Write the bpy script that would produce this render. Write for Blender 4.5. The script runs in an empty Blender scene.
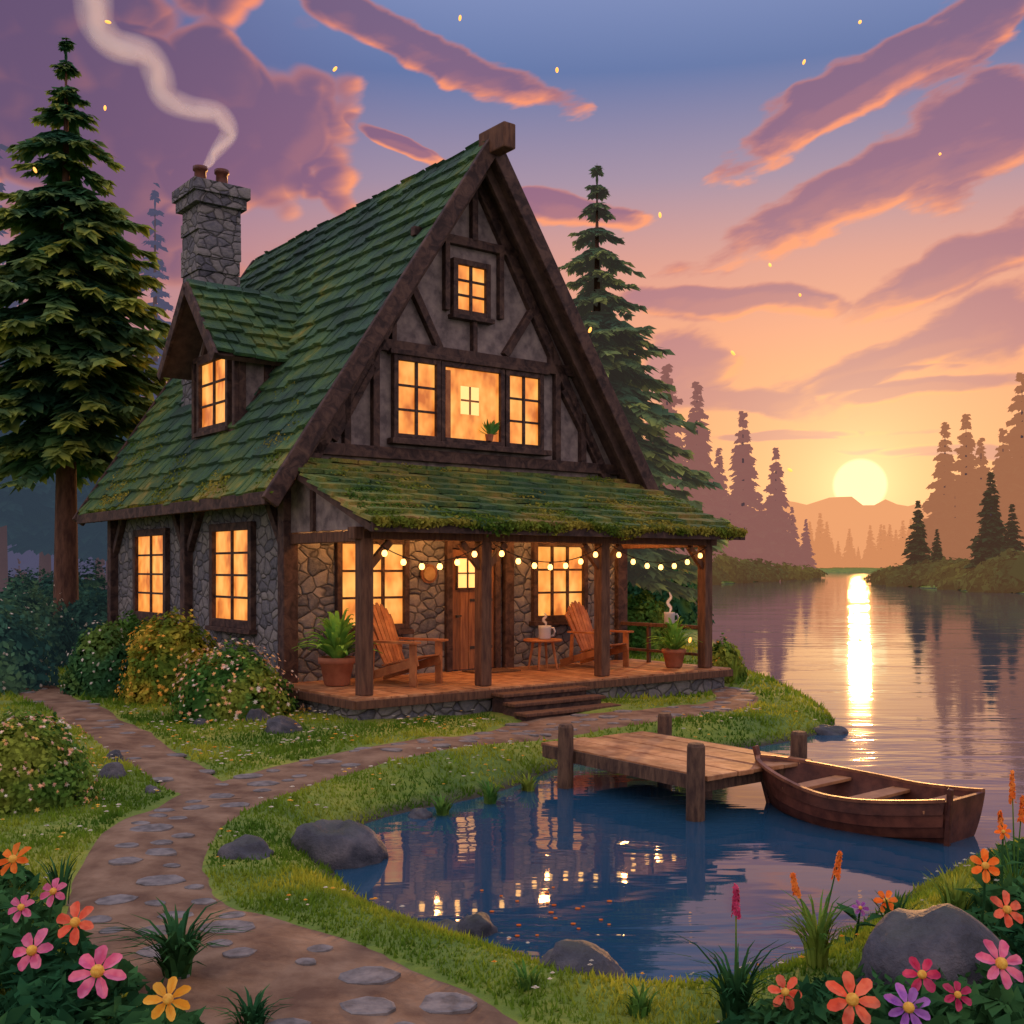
import bpy, math, random, bmesh
import numpy as np
from mathutils import Vector, Matrix, noise as mnoise
random.seed(7); rng = np.random.default_rng(7)
scene = bpy.context.scene; COL = scene.collection
F = 1100.0; HZ = 568.0; EYE = 2.2; WZ = -0.3
def G(px, py, z=0.0):
    Y = (EYE - z) * F / (py - HZ); return Vector(((px - 512) / F * Y, Y, z))
def P(px, py, Y):
    return Vector(((px - 512) / F * Y, Y, EYE - (py - HZ) / F * Y))
U = random.uniform

# ------------------------------------------------------------------ mesh helper
class MB:
    def __init__(s): s.v = []; s.f = []
    def add(s, vs, fs):
        o = len(s.v); s.v += [tuple(v) for v in vs]; s.f += [tuple(i + o for i in f) for f in fs]
    def hexa(s, c8):
        s.add(c8, [(0,3,2,1),(4,5,6,7),(0,1,5,4),(1,2,6,5),(2,3,7,6),(3,0,4,7)])
    def box(s, x0, x1, y0, y1, z0, z1):
        s.hexa([(x0,y0,z0),(x1,y0,z0),(x1,y1,z0),(x0,y1,z0),(x0,y0,z1),(x1,y0,z1),(x1,y1,z1),(x0,y1,z1)])
    def bb(s, O, u, v, n, a, b, c):
        O = Vector(O); u = Vector(u); v = Vector(v); n = Vector(n)
        q = lambda i, j, k: O + u * a[i] + v * b[j] + n * c[k]
        s.hexa([q(0,0,0),q(1,0,0),q(1,1,0),q(0,1,0),q(0,0,1),q(1,0,1),q(1,1,1),q(0,1,1)])
    def beam(s, p0, p1, w, h, up=(0,0,1), tap=1.0):
        p0 = Vector(p0); p1 = Vector(p1); d = (p1 - p0).normalized(); up = Vector(up)
        side = d.cross(up)
        if side.length < 1e-4: side = d.cross(Vector((0,1,0)))
        side.normalize(); up = side.cross(d).normalized()
        r = []
        for p, k in ((p0, 1.0), (p1, tap)):
            for a, b in ((-1,-1),(1,-1),(1,1),(-1,1)):
                r.append(p + side * (a*w/2*k) + up * (b*h/2*k))
        s.hexa(r)
    def tube(s, pts, rad, n=8, cap=True):
        pts = [Vector(p) for p in pts]; m = len(pts)
        if not hasattr(rad, '__len__'): rad = [rad]*m
        vs = []; ref = Vector((0.13, 0.21, 1)).normalized()
        d0 = (pts[1]-pts[0]).normalized()
        if abs(d0.dot(ref)) > .95: ref = Vector((1, .1, 0)).normalized()
        for i, p in enumerate(pts):
            d = (pts[min(i+1, m-1)] - pts[max(i-1, 0)]).normalized()
            a = d.cross(ref).normalized(); b = d.cross(a).normalized()
            for k in range(n):
                t = 2*math.pi*k/n; vs.append(p + (a*math.cos(t) + b*math.sin(t))*rad[i])
        fs = []
        for i in range(m-1):
            for k in range(n):
                fs.append((i*n+k, i*n+(k+1)%n, (i+1)*n+(k+1)%n, (i+1)*n+k))
        if cap: fs.append(tuple(range(n))[::-1]); fs.append(tuple((m-1)*n+k for k in range(n)))
        s.add(vs, fs)
    def lathe(s, prof, c=(0,0,0), n=20):
        c = Vector(c); vs = []; fs = []
        for r, z in prof:
            for k in range(n):
                t = 2*math.pi*k/n; vs.append(c + Vector((r*math.cos(t), r*math.sin(t), z)))
        for i in range(len(prof)-1):
            for k in range(n): fs.append((i*n+k, i*n+(k+1)%n, (i+1)*n+(k+1)%n, (i+1)*n+k))
        fs.append(tuple(range(n))[::-1]); fs.append(tuple((len(prof)-1)*n+k for k in range(n)))
        s.add(vs, fs)
    def strip(s, pts, widths, side):
        side = Vector(side); vs = []
        for p, w in zip(pts, widths): vs += [Vector(p)-side*w, Vector(p)+side*w]
        s.add(vs, [(2*i, 2*i+1, 2*i+3, 2*i+2) for i in range(len(pts)-1)])
    def build(s, name, mat, parent=None, smooth=False, bevel=0):
        me = bpy.data.meshes.new(name); me.from_pydata(s.v, [], s.f); me.update()
        return link(name, me, mat, parent, smooth, bevel)
def link(name, me, mat, parent=None, smooth=False, bevel=0):
    if mat and not me.materials: me.materials.append(mat)
    o = bpy.data.objects.new(name, me); COL.objects.link(o)
    if parent: o.parent = parent
    if smooth:
        for p in me.polygons: p.use_smooth = True
    if bevel:
        m = o.modifiers.new('bevel', 'BEVEL'); m.width = bevel; m.segments = 2; m.limit_method = 'ANGLE'
    return o
def npmesh(name, V, k, tip=None):
    V = np.asarray(V, dtype=np.float32).reshape(-1, 3); n = len(V)
    me = bpy.data.meshes.new(name); me.vertices.add(n); me.vertices.foreach_set('co', V.ravel())
    me.loops.add(n); me.loops.foreach_set('vertex_index', np.arange(n, dtype=np.int32))
    me.polygons.add(n//k); me.polygons.foreach_set('loop_start', np.arange(0, n, k, dtype=np.int32))
    me.update(calc_edges=True)
    if tip is not None:
        a = me.attributes.new('tip', 'FLOAT', 'POINT'); a.data.foreach_set('value', np.asarray(tip, dtype=np.float32))
    me.validate(); return me
def thing(name, label, cat, loc=(0,0,0), rz=0, group=None):
    o = bpy.data.objects.new(name, None); COL.objects.link(o); o.empty_display_size = .2
    o.location = loc; o.rotation_euler = (0,0,rz); o['label'] = label; o['category'] = cat
    if group: o['group'] = group
    return o
def tag(o, label, cat, group=None):
    o['label'] = label; o['category'] = cat
    if group: o['group'] = group
    return o
def stru(o): o['kind'] = 'structure'; return o
def stuff(o, label=None, cat=None):
    o['kind'] = 'stuff'
    if label: o['label'] = label; o['category'] = cat
    return o

# ------------------------------------------------------------------ materials
def newmat(name):
    m = bpy.data.materials.new(name); m.use_nodes = True; nt = m.node_tree
    return m, nt, nt.nodes['Principled BSDF']
def ramp(nt, stops, fac=None):
    r = nt.nodes.new('ShaderNodeValToRGB'); e = r.color_ramp.elements
    while len(e) < len(stops): e.new(0.5)
    for i, (p, c) in enumerate(stops):
        e[i].position = p; e[i].color = (c[0], c[1], c[2], 1)
    if fac is not None: nt.links.new(fac, r.inputs[0])
    return r
def math_(nt, op, a, b=None, c=None, clamp=False):
    n = nt.nodes.new('ShaderNodeMath'); n.operation = op; n.use_clamp = clamp
    for i, x in enumerate((a, b, c)):
        if x is None: continue
        if isinstance(x, (int, float)): n.inputs[i].default_value = x
        else: nt.links.new(x, n.inputs[i])
    return n.outputs[0]
def smooth(nt, a, lo, hi):
    m = nt.nodes.new('ShaderNodeMapRange'); m.interpolation_type = 'SMOOTHSTEP'; m.inputs[1].default_value = lo; m.inputs[2].default_value = hi
    nt.links.new(a, m.inputs[0]); return m.outputs[0]
def mixc(nt, fac, a, b, mode='MIX'):
    n = nt.nodes.new('ShaderNodeMix'); n.data_type = 'RGBA'; n.blend_type = mode
    for i, x in ((0, fac), (6, a), (7, b)):
        if isinstance(x, (int, float)): n.inputs[i].default_value = x
        elif isinstance(x, tuple): n.inputs[i].default_value = (x[0], x[1], x[2], 1)
        else: nt.links.new(x, n.inputs[i])
    return n.outputs[2]
def coords(nt, scale=(1,1,1), world=False, rot=(0,0,0)):
    if world:
        t = nt.nodes.new('ShaderNodeNewGeometry').outputs['Position']
    else:
        t = nt.nodes.new('ShaderNodeTexCoord').outputs['Object']
    m = nt.nodes.new('ShaderNodeMapping'); m.inputs['Scale'].default_value = scale; m.inputs['Rotation'].default_value = rot
    nt.links.new(t, m.inputs[0]); return m.outputs[0]
def noise(nt, vec, scale, detail=4, rough=.6, dist=0, d2=False):
    n = nt.nodes.new('ShaderNodeTexNoise'); n.inputs['Scale'].default_value = scale
    if d2: n.noise_dimensions = '2D'
    n.inputs['Detail'].default_value = detail; n.inputs['Roughness'].default_value = rough
    n.inputs['Distortion'].default_value = dist
    nt.links.new(vec, n.inputs['Vector']); return n.outputs[0]
def bump(nt, h, bs, strength, dist):
    b = nt.nodes.new('ShaderNodeBump'); b.inputs['Distance'].default_value = dist
    if isinstance(strength, (int, float)): b.inputs['Strength'].default_value = strength
    else: nt.links.new(strength, b.inputs['Strength'])
    nt.links.new(h, b.inputs['Height']); nt.links.new(b.outputs[0], bs.inputs['Normal'])
def isl(nt, col, amt):
    r = nt.nodes.new('ShaderNodeNewGeometry').outputs['Random Per Island']
    v = math_(nt, 'MULTIPLY_ADD', r, 2*amt, 1-amt)
    c = nt.nodes.new('ShaderNodeCombineColor')
    for i in range(3): nt.links.new(v, c.inputs[i])
    return mixc(nt, 1.0, col, c.outputs[0], 'MULTIPLY')
def pmat(name, cols, scale=4, rough=.8, bmp=.4, bd=.02, st=(1,1,1), island=0, world=False, emit=None, haze_emit=None, detail=4, spec=.3, dist=0):
    m, nt, bs = newmat(name)
    v = coords(nt, st, world); n = noise(nt, v, scale, detail, dist=dist)
    k = len(cols); r = ramp(nt, [(.36 + .28*i/(max(1, k-1)), c) for i, c in enumerate(cols)], n)
    c = r.outputs[0]
    if island: c = isl(nt, c, island)
    nt.links.new(c, bs.inputs['Base Color']); bs.inputs['Roughness'].default_value = rough
    bs.inputs['Specular IOR Level'].default_value = spec
    if bmp: bump(nt, n, bs, bmp, bd)
    if haze_emit:  # distance mist painted in: even emission mixed over the surface
        f, hc = haze_emit
        em = nt.nodes.new('ShaderNodeEmission'); em.inputs[0].default_value = (*hc, 1)
        mx = nt.nodes.new('ShaderNodeMixShader'); mx.inputs[0].default_value = f
        nt.links.new(bs.outputs[0], mx.inputs[1]); nt.links.new(em.outputs[0], mx.inputs[2])
        nt.links.new(mx.outputs[0], nt.nodes['Material Output'].inputs[0])
    return m
def leafmat(name, cols, scale=1.2, island=.45, trans=.35, haze_emit=None, tip=None):
    m, nt, bs = newmat(name); nt.nodes.remove(bs); out = nt.nodes['Material Output']
    n = noise(nt, coords(nt, (1,1,1), True), scale, 2); k = len(cols)
    src = ramp(nt, [(.38 + .24*i/(max(1, k-1)), c) for i, c in enumerate(cols)], n).outputs[0]
    if tip:
        at = nt.nodes.new('ShaderNodeAttribute'); at.attribute_name = 'tip'
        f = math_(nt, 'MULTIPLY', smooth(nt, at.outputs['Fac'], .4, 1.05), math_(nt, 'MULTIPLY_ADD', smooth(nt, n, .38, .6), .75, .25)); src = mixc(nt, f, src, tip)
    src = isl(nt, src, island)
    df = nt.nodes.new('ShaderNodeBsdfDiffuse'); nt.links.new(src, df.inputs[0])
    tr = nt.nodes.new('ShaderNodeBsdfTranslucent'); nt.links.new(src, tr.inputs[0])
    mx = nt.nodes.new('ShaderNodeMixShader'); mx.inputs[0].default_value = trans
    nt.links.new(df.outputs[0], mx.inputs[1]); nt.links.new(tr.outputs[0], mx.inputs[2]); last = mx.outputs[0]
    if haze_emit:  # aerial mist painted into the leaf colour as emission
        em = nt.nodes.new('ShaderNodeEmission'); em.inputs[0].default_value = (*haze_emit[1], 1)
        m2 = nt.nodes.new('ShaderNodeMixShader'); m2.inputs[0].default_value = haze_emit[0]
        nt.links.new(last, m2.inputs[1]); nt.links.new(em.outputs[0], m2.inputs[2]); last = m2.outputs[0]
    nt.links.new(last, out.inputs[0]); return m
def stonemat(name, scale, cols, mortar=(.035,.03,.03)):
    m, nt, bs = newmat(name)
    v = coords(nt, (1,1,1.3)); nz = nt.nodes.new('ShaderNodeTexNoise'); nz.inputs['Scale'].default_value = 2.5; nz.inputs['Detail'].default_value = 1
    nt.links.new(v, nz.inputs['Vector'])
    va = nt.nodes.new('ShaderNodeVectorMath'); va.operation = 'MULTIPLY_ADD'
    nt.links.new(nz.outputs['Color'], va.inputs[0]); va.inputs[1].default_value = (.2,.2,.2); nt.links.new(v, va.inputs[2])
    vo = nt.nodes.new('ShaderNodeTexVoronoi'); vo.inputs['Scale'].default_value = scale; nt.links.new(va.outputs[0], vo.inputs['Vector'])
    ve = nt.nodes.new('ShaderNodeTexVoronoi'); ve.feature = 'DISTANCE_TO_EDGE'; ve.inputs['Scale'].default_value = scale
    nt.links.new(va.outputs[0], ve.inputs['Vector'])
    sp = nt.nodes.new('ShaderNodeSeparateColor'); nt.links.new(vo.outputs['Color'], sp.inputs[0])
    fine = noise(nt, v, 12, 5)
    f = math_(nt, 'MULTIPLY_ADD', fine, .8, math_(nt, 'MULTIPLY', sp.outputs[0], .5))
    r = ramp(nt, [(.3 + .55*i/(len(cols)-1), c) for i, c in enumerate(cols)], f)
    e = ramp(nt, [(.01, (.25,.25,.25)), (.06, (1,1,1))], ve.outputs['Distance'])
    nt.links.new(mixc(nt, e.outputs[0], mortar, r.outputs[0]), bs.inputs['Base Color'])
    e2 = ramp(nt, [(.0, (0,0,0)), (.1, (.7,.7,.7)), (.3, (1,1,1))], ve.outputs['Distance'])
    h = math_(nt, 'MULTIPLY_ADD', fine, .5, e2.outputs[0])
    bump(nt, h, bs, .9, .045); bs.inputs['Roughness'].default_value = .85
    return m
def emis(name, col, s, island=0):
    m, nt, bs = newmat(name); bs.inputs['Base Color'].default_value = (*col, 1)
    bs.inputs['Emission Color'].default_value = (*col, 1); bs.inputs['Emission Strength'].default_value = s
    return m

M = {}
M['timber'] = pmat('dark_timber', [(.025,.013,.012),(.06,.032,.026),(.10,.055,.04)], 5, .75, .7, .02, st=(1,1,1), dist=1)
M['timber2'] = pmat('soffit_timber', [(.05,.028,.022),(.1,.056,.042)], 5, .8, .5, .02)
M['post'] = pmat('post_timber', [(.07,.03,.018),(.15,.07,.038)], 6, .75, .6, .02, st=(3,3,.5))
M['plank'] = pmat('deck_plank', [(.24,.095,.04),(.38,.17,.07),(.48,.25,.12)], 5, .6, .5, .01, island=.28)
M['chairwood'] = pmat('chair_wood', [(.28,.09,.03),(.46,.18,.06)], 5, .55, .3, .01, island=.2)
M['doorwood'] = pmat('door_wood', [(.14,.055,.025),(.26,.11,.045)], 4, .6, .4, .01, st=(6,6,.6), island=.25)
M['boatwood'] = pmat('boat_wood', [(.065,.02,.013),(.14,.046,.027)], 7, .45, .5, .01, island=.25)
M['boatin'] = pmat('boat_inner_wood', [(.15,.055,.028),(.25,.1,.05)], 7, .5, .4, .01, island=.2)
M['bench'] = pmat('boat_bench_wood', [(.30,.13,.055),(.44,.21,.09)], 7, .5, .3, .01)
M['dockpost'] = pmat('weathered_post', [(.055,.03,.022),(.15,.085,.05)], 9, .8, 1, .025, st=(2,2,.5))
M['plaster'] = pmat('plaster', [(.11,.085,.085),(.2,.155,.145),(.28,.22,.195)], 3.5, .9, .6, .02)
M['stone'] = stonemat('stone_masonry', 4.1, [(.06,.062,.078),(.12,.12,.135),(.18,.168,.168),(.24,.22,.205)])
M['stonec'] = stonemat('chimney_stone', 3.6, [(.06,.06,.08),(.12,.115,.135),(.21,.19,.185)])
def rockmat():
    m, nt, bs = newmat('boulder_rock')
    v = coords(nt, (1,1,1), True); n = noise(nt, v, 3.2, 7, .65)
    r = ramp(nt, [(.35,(.022,.026,.038)),(.5,(.052,.055,.072)),(.66,(.12,.11,.12))], n)
    g = nt.nodes.new('ShaderNodeNewGeometry'); sx = nt.nodes.new('ShaderNodeSeparateXYZ'); nt.links.new(g.outputs['Normal'], sx.inputs[0])
    n2 = noise(nt, v, 6, 4)
    f = math_(nt, 'MULTIPLY', math_(nt, 'SUBTRACT', sx.outputs[2], .7, clamp=True), math_(nt, 'MULTIPLY', n2, 2.0), clamp=True)
    c = mixc(nt, f, r.outputs[0], (.10,.10,.03)); nt.links.new(c, bs.inputs['Base Color'])
    bump(nt, n, bs, 1, .07); bs.inputs['Roughness'].default_value = .7; return m
M['rock'] = rockmat()
M['flag'] = pmat('flagstone', [(.10,.09,.085),(.165,.15,.145),(.23,.205,.19)], 9, .8, .6, .01, world=True, island=.28)
M['terra'] = pmat('terracotta', [(.28,.09,.045),(.38,.14,.07)], 8, .7, .3, .01)
M['mug'] = pmat('mug_ceramic', [(.5,.48,.47),(.6,.56,.54)], 6, .3, 0, spec=.5)
M['coffee'] = pmat('coffee', [(.03,.012,.006),(.05,.02,.01)], 5, .2, 0)
M['iron'] = pmat('dark_iron', [(.02,.018,.018),(.04,.035,.03)], 9, .5, .2, .005)
M['brass'] = pmat('aged_brass', [(.3,.18,.06),(.42,.27,.1)], 9, .4, .2, .005)
M['cord'] = pmat('cord', [(.015,.012,.01),(.03,.02,.018)], 9, .7, 0)
M['mat'] = pmat('doormat', [(.09,.045,.025),(.16,.085,.045)], 30, .95, .6, .01)
M['bulb'] = emis('lit_bulb', (1,.52,.14), 4.5)
M['fly'] = emis('glowing_speck', (1,.42,.08), 1.6)
def glassmat(name, lo, hi, s):
    m, nt, bs = newmat(name)
    v = coords(nt, (1,1,.6)); n = noise(nt, v, 2.4, 3, .55)
    r = ramp(nt, [(.36, lo), (.5, (1,.33,.055)), (.66, hi)], n)
    nt.links.new(r.outputs[0], bs.inputs['Emission Color']); bs.inputs['Emission Strength'].default_value = s
    bs.inputs['Base Color'].default_value = (.08,.03,.01,1); bs.inputs['Roughness'].default_value = .35
    return m
M['glass'] = glassmat('lit_glass', (.58,.14,.02), (1,.52,.12), 1.05)
M['glow'] = emis('bright_lit_glass', (1,.60,.2), 1.05)
def shinglemat(name, sh, amt, eave):
    m, nt, bs = newmat(name)
    v = coords(nt); n = noise(nt, v, .6, 4, .6); n2 = noise(nt, v, 5, 4, .6)
    f = math_(nt, 'ADD', math_(nt, 'MULTIPLY_ADD', n2, .35, math_(nt, 'MULTIPLY', n, .95)), -.14+sh)
    if eave:
        sz = nt.nodes.new('ShaderNodeSeparateXYZ'); nt.links.new(nt.nodes.new('ShaderNodeTexCoord').outputs['Object'], sz.inputs[0])
        f = math_(nt, 'ADD', f, math_(nt, 'MULTIPLY', math_(nt, 'SUBTRACT', 1.0, smooth(nt, sz.outputs[2], 3.2, 5.0)), .11))
    base = ramp(nt, [(.32,(.013,.045,.032)),(.44,(.022,.072,.036)),(.54,(.045,.11,.03)),(.63,(.11,.15,.025)),(.71,(.24,.2,.035)),(.82,(.28,.14,.035))], f)
    c = isl(nt, base.outputs[0], amt); nt.links.new(c, bs.inputs['Base Color'])
    bs.inputs['Roughness'].default_value = .85; bump(nt, noise(nt, v, 16, 4), bs, .9, .05); return m
M['shingle'] = shinglemat('mossy_shingle', -.035, .2, True); M['shingle_p'] = shinglemat('golden_mossy_shingle', .10, .24, False)
M['moss'] = leafmat('moss_tuft', [(.06,.13,.02),(.15,.20,.028),(.32,.27,.045)], 1.2, .4)
def groundmat():
    m, nt, bs = newmat('lawn')
    v = coords(nt, (1,1,1), True); n = noise(nt, v, .45, 4, .6); n2 = noise(nt, v, 9, 5, .7)
    r = ramp(nt, [(.35,(.06,.13,.02)),(.5,(.15,.22,.025)),(.64,(.30,.31,.04))], math_(nt, 'MULTIPLY_ADD', n2, .35, math_(nt, 'MULTIPLY', n, .68)))
    g = nt.nodes.new('ShaderNodeNewGeometry'); sx = nt.nodes.new('ShaderNodeSeparateXYZ'); nt.links.new(g.outputs['Position'], sx.inputs[0])
    mr = nt.nodes.new('ShaderNodeMapRange'); mr.inputs[1].default_value = -.28; mr.inputs[2].default_value = -.2
    nt.links.new(math_(nt, 'MULTIPLY_ADD', n2, .08, math_(nt, 'SUBTRACT', sx.outputs[2], .04)), mr.inputs[0])
    c = mixc(nt, mr.outputs[0], (.045,.04,.025), r.outputs[0]); nt.links.new(c, bs.inputs['Base Color'])
    bump(nt, n2, bs, .6, .05); bs.inputs['Roughness'].default_value = .95; return m
M['ground'] = groundmat()
M['path'] = pmat('earth_path', [(.13,.07,.042),(.21,.125,.075),(.29,.185,.115)], 2.6, .95, .8, .04, world=True, detail=9)
M['grass'] = leafmat('grass_blade', [(.08,.18,.02),(.19,.30,.03),(.42,.44,.05)], .5, .25, .45)
def watermat():
    m, nt, bs = newmat('lake_water')
    v = coords(nt, (.45,1.6,1), True); n1 = noise(nt, v, .8, 3, .5, .4, True); n2 = noise(nt, v, 4.5, 2, .5, 0, True)
    h = math_(nt, 'MULTIPLY_ADD', n2, .11, n1)
    band = smooth(nt, noise(nt, coords(nt, (.05,.42,1), True), 1.0, 4, .62, .3, True), .42, .60)
    bump(nt, h, bs, math_(nt, 'MULTIPLY_ADD', band, .12, .03), .12)
    bs.inputs['Base Color'].default_value = (.016,.068,.13,1); bs.inputs['Roughness'].default_value = .03
    bs.inputs['IOR'].default_value = 1.5; bs.inputs['Specular IOR Level'].default_value = .55
    return m
M['water'] = watermat()
M['bark'] = pmat('spruce_bark', [(.07,.032,.022),(.17,.08,.05)], 5, .9, 1, .05, st=(2,2,.5))
M['spruce'] = leafmat('spruce_near', [(.04,.13,.075),(.08,.20,.07)], .9, .35, .38, None, (.42,.44,.075))
M['spruce_b'] = leafmat('spruce_mid', [(.04,.14,.085),(.08,.21,.09)], .6, .35, .38, (.08,(.28,.2,.18)), (.36,.42,.09))  # slight warm mist painted in as emission
HZL = (.11,.105,.19); HZO = (.78,.31,.13)  # mist tints painted into distant trees, banks and bark as emission
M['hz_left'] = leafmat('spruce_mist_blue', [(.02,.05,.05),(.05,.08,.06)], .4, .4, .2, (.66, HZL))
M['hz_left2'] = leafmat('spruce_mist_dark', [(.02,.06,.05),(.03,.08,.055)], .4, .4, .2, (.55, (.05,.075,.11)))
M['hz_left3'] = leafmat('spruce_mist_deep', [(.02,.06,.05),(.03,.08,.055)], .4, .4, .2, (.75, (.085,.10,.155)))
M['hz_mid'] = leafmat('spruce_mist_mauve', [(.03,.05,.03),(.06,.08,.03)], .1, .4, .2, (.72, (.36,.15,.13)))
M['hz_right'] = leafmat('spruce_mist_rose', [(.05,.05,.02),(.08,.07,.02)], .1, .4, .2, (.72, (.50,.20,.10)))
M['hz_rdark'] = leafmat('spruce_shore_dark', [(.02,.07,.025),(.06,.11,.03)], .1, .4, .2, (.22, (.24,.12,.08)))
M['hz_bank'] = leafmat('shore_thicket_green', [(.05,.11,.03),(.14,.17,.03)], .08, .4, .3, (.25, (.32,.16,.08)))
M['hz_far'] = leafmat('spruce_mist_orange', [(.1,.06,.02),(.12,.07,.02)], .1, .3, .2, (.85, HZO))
M['bk_mist'] = pmat('bark_mist', [(.05,.03,.03),(.08,.05,.04)], 3, .9, 0, haze_emit=(.4,(.15,.1,.12)))
M['leaf_dark'] = leafmat('leaf_dark', [(.03,.11,.055),(.06,.17,.06),(.14,.24,.05)], 1, .4)
M['leaf_teal'] = leafmat('leaf_teal', [(.02,.075,.055),(.05,.14,.08),(.10,.20,.08)], 1.0, .45, .25, (.08,(.05,.085,.11)))  # faint blue mist painted in as emission
M['leaf_mid'] = leafmat('leaf_mid', [(.06,.17,.035),(.13,.25,.045),(.27,.33,.05)], 1.4, .42)
M['leaf_gold'] = leafmat('leaf_gold', [(.12,.2,.03),(.34,.34,.04),(.68,.48,.07)], 1.5, .4)
M['leaf_fern'] = leafmat('leaf_fern', [(.12,.30,.05),(.26,.50,.08)], 4, .4)
M['leaf_fg'] = leafmat('leaf_foreground', [(.018,.075,.03),(.045,.13,.04)], 2, .5, .25)
M['bl_white'] = leafmat('blossom_white', [(.7,.65,.55),(.85,.78,.65)], 3, .25)
M['bl_orange'] = leafmat('blossom_orange', [(.85,.4,.06),(.95,.65,.12)], 3, .3)
M['bl_mix'] = leafmat('blossom_mixed', [(.9,.6,.15),(.85,.45,.3),(.85,.8,.65)], 8, .3)
M['fl_pink'] = leafmat('petal_pink', [(.62,.12,.26),(.78,.25,.4)], 14, .2, .3)
M['fl_red'] = leafmat('petal_coral', [(.72,.12,.07),(.85,.24,.14)], 14, .2, .3)
M['fl_orange'] = leafmat('petal_orange', [(.8,.17,.03),(.9,.3,.06)], 14, .2, .3)
M['fl_yellow'] = leafmat('petal_yellow', [(.8,.38,.04),(.9,.5,.08)], 14, .2, .3)
M['fl_purple'] = leafmat('petal_violet', [(.35,.12,.5),(.5,.22,.6)], 14, .2, .3)
M['fl_mag'] = leafmat('petal_magenta', [(.5,.04,.12),(.65,.1,.2)], 14, .2, .3)
M['fl_core'] = pmat('flower_core', [(.7,.32,.04),(.85,.5,.08)], 60, .8, .6, .01)

# ------------------------------------------------------------------ terrain
def W(l): return [tuple(G(x, y, WZ)[:2]) for x, y in l]
P1 = [(-1500,900),(-1500,-60),(60,-60),(60,14)] + W([(1300,800),(1100,818),(1024,838),(960,868),(900,898),(850,932),(800,962),(740,985),(680,998),(610,992),(560,975),(500,955),(430,932),(370,905),(335,880),(325,852),(345,830),(400,812),(470,800),(520,785),(565,764),(640,752),(720,752),(790,742),(840,728),(825,708),(790,690),(735,672),(722,650),(700,625),(660,605),(600,596),(590,590),(640,588),(720,584.5),(770,581),(803,577.5),(790,575),(700,574)]) + [(-300,700)]
P2 = W([(886,583),(905,587),(950,589.5),(1024,594),(1200,605)]) + [(220,150),(260,260)] + W([(1000,577),(940,578),(900,580)])
P3 = [(-900,640),(-900,1700),(1700,1700),(1700,480),(420,540),(250,600),(170,560),(60,600),(-60,620)]
def chaikin(p, it=2):
    p = np.array(p, float)
    for _ in range(it):
        q = np.roll(p, -1, 0); p = np.stack([.75*p+.25*q, .25*p+.75*q], 1).reshape(-1, 2)
    return p
POL = [chaikin(P1), chaikin(P2), chaikin(P3)]
def psd(Q, poly):
    d2 = np.full(len(Q), 1e18); ins = np.zeros(len(Q), bool); x, y = Q[:,0], Q[:,1]
    for a, b in zip(poly, np.roll(poly, -1, 0)):
        e = b-a; w = Q-a; L = e@e
        if L < 1e-12: continue
        t = np.clip((w@e)/L, 0, 1); dd = w - t[:,None]*e; d2 = np.minimum(d2, (dd**2).sum(1))
        c = (a[1] > y) != (b[1] > y)
        with np.errstate(divide='ignore', invalid='ignore'):
            xi = (b[0]-a[0])*(y-a[1])/(b[1]-a[1]+1e-30)+a[0]
        ins ^= c & (x < xi)
    return np.where(ins, 1, -1)*np.sqrt(d2)
def landsd(Q): return np.max([psd(Q, p) for p in POL], 0)
def catmull(pts, n=10):
    pts = [np.array(p, float) for p in pts]; pts = [2*pts[0]-pts[1]] + pts + [2*pts[-1]-pts[-2]]; out = []
    for i in range(1, len(pts)-2):
        a, b, c, d = pts[i-1:i+3]
        for k in range(n):
            t = k/n; out.append(.5*((2*b)+(-a+c)*t+(2*a-5*b+4*c-d)*t*t+(-a+3*b-3*c+d)*t**3))
    out.append(pts[-2]); return np.array(out)
def pl(l): return catmull([(*G(x, y)[:2], w) for x, y, w in l])
PATHS = [pl([(470,1180,.85),(400,1060,.8),(330,1010,.74),(235,965,.68),(160,925,.56),(138,888,.5),(152,848,.46),(192,810,.5),(250,785,.52),(330,765,.52),(420,748,.5),(500,735,.55),(565,722,.75),(630,718,.55),(690,710,.45),(735,701,.38),(728,690,.33),(700,684,.28)]),
         pl([(225,797,.25),(180,774,.36),(132,742,.40),(82,712,.42),(40,692,.42),(24,675,.5),(50,661,.45),(95,652,.4)])]
def pathd(Q):
    r = np.full(len(Q), 1e9)
    for pp in PATHS:
        for a, b in zip(pp[:-1], pp[1:]):
            e = b[:2]-a[:2]; w = Q-a[:2]; t = np.clip((w@e)/(e@e+1e-12), 0, 1)
            d = np.sqrt(((w-t[:,None]*e)**2).sum(1)) - (a[2]+(b[2]-a[2])*t); r = np.minimum(r, d)
    return r
def ss(t): t = np.clip(t, 0, 1); return t*t*(3-2*t)
def height(Q, sd=None, path=True):
    Q = np.asarray(Q, float).reshape(-1, 2); sd = landsd(Q) if sd is None else sd
    x, y = Q[:,0], Q[:,1]
    nz = .03*np.sin(x*1.3+y*.7)+.025*np.sin(y*1.9-x*.8+1)+.012*np.sin(x*4.1+2*np.sin(y*3.1))
    h = np.where(sd > 0, WZ + .3*ss(.12+sd/.75) + nz*ss(sd/1.5), WZ + np.maximum(.01+sd*.6, -2.5))
    far = np.clip((y-60)/60, 0, 1)
    h = h + np.where(sd > 0, far*np.minimum(2.5, .06*sd), 0)
    if path:
        near = (y < 36) & (np.abs(x) < 20); pd = np.full(len(Q), 9.)
        if near.any(): pd[near] = pathd(Q[near])
        h = h - .035*ss((-pd-.02)/.12)
    return h
def hz1(x, y): return float(height([(x, y)])[0])
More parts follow.
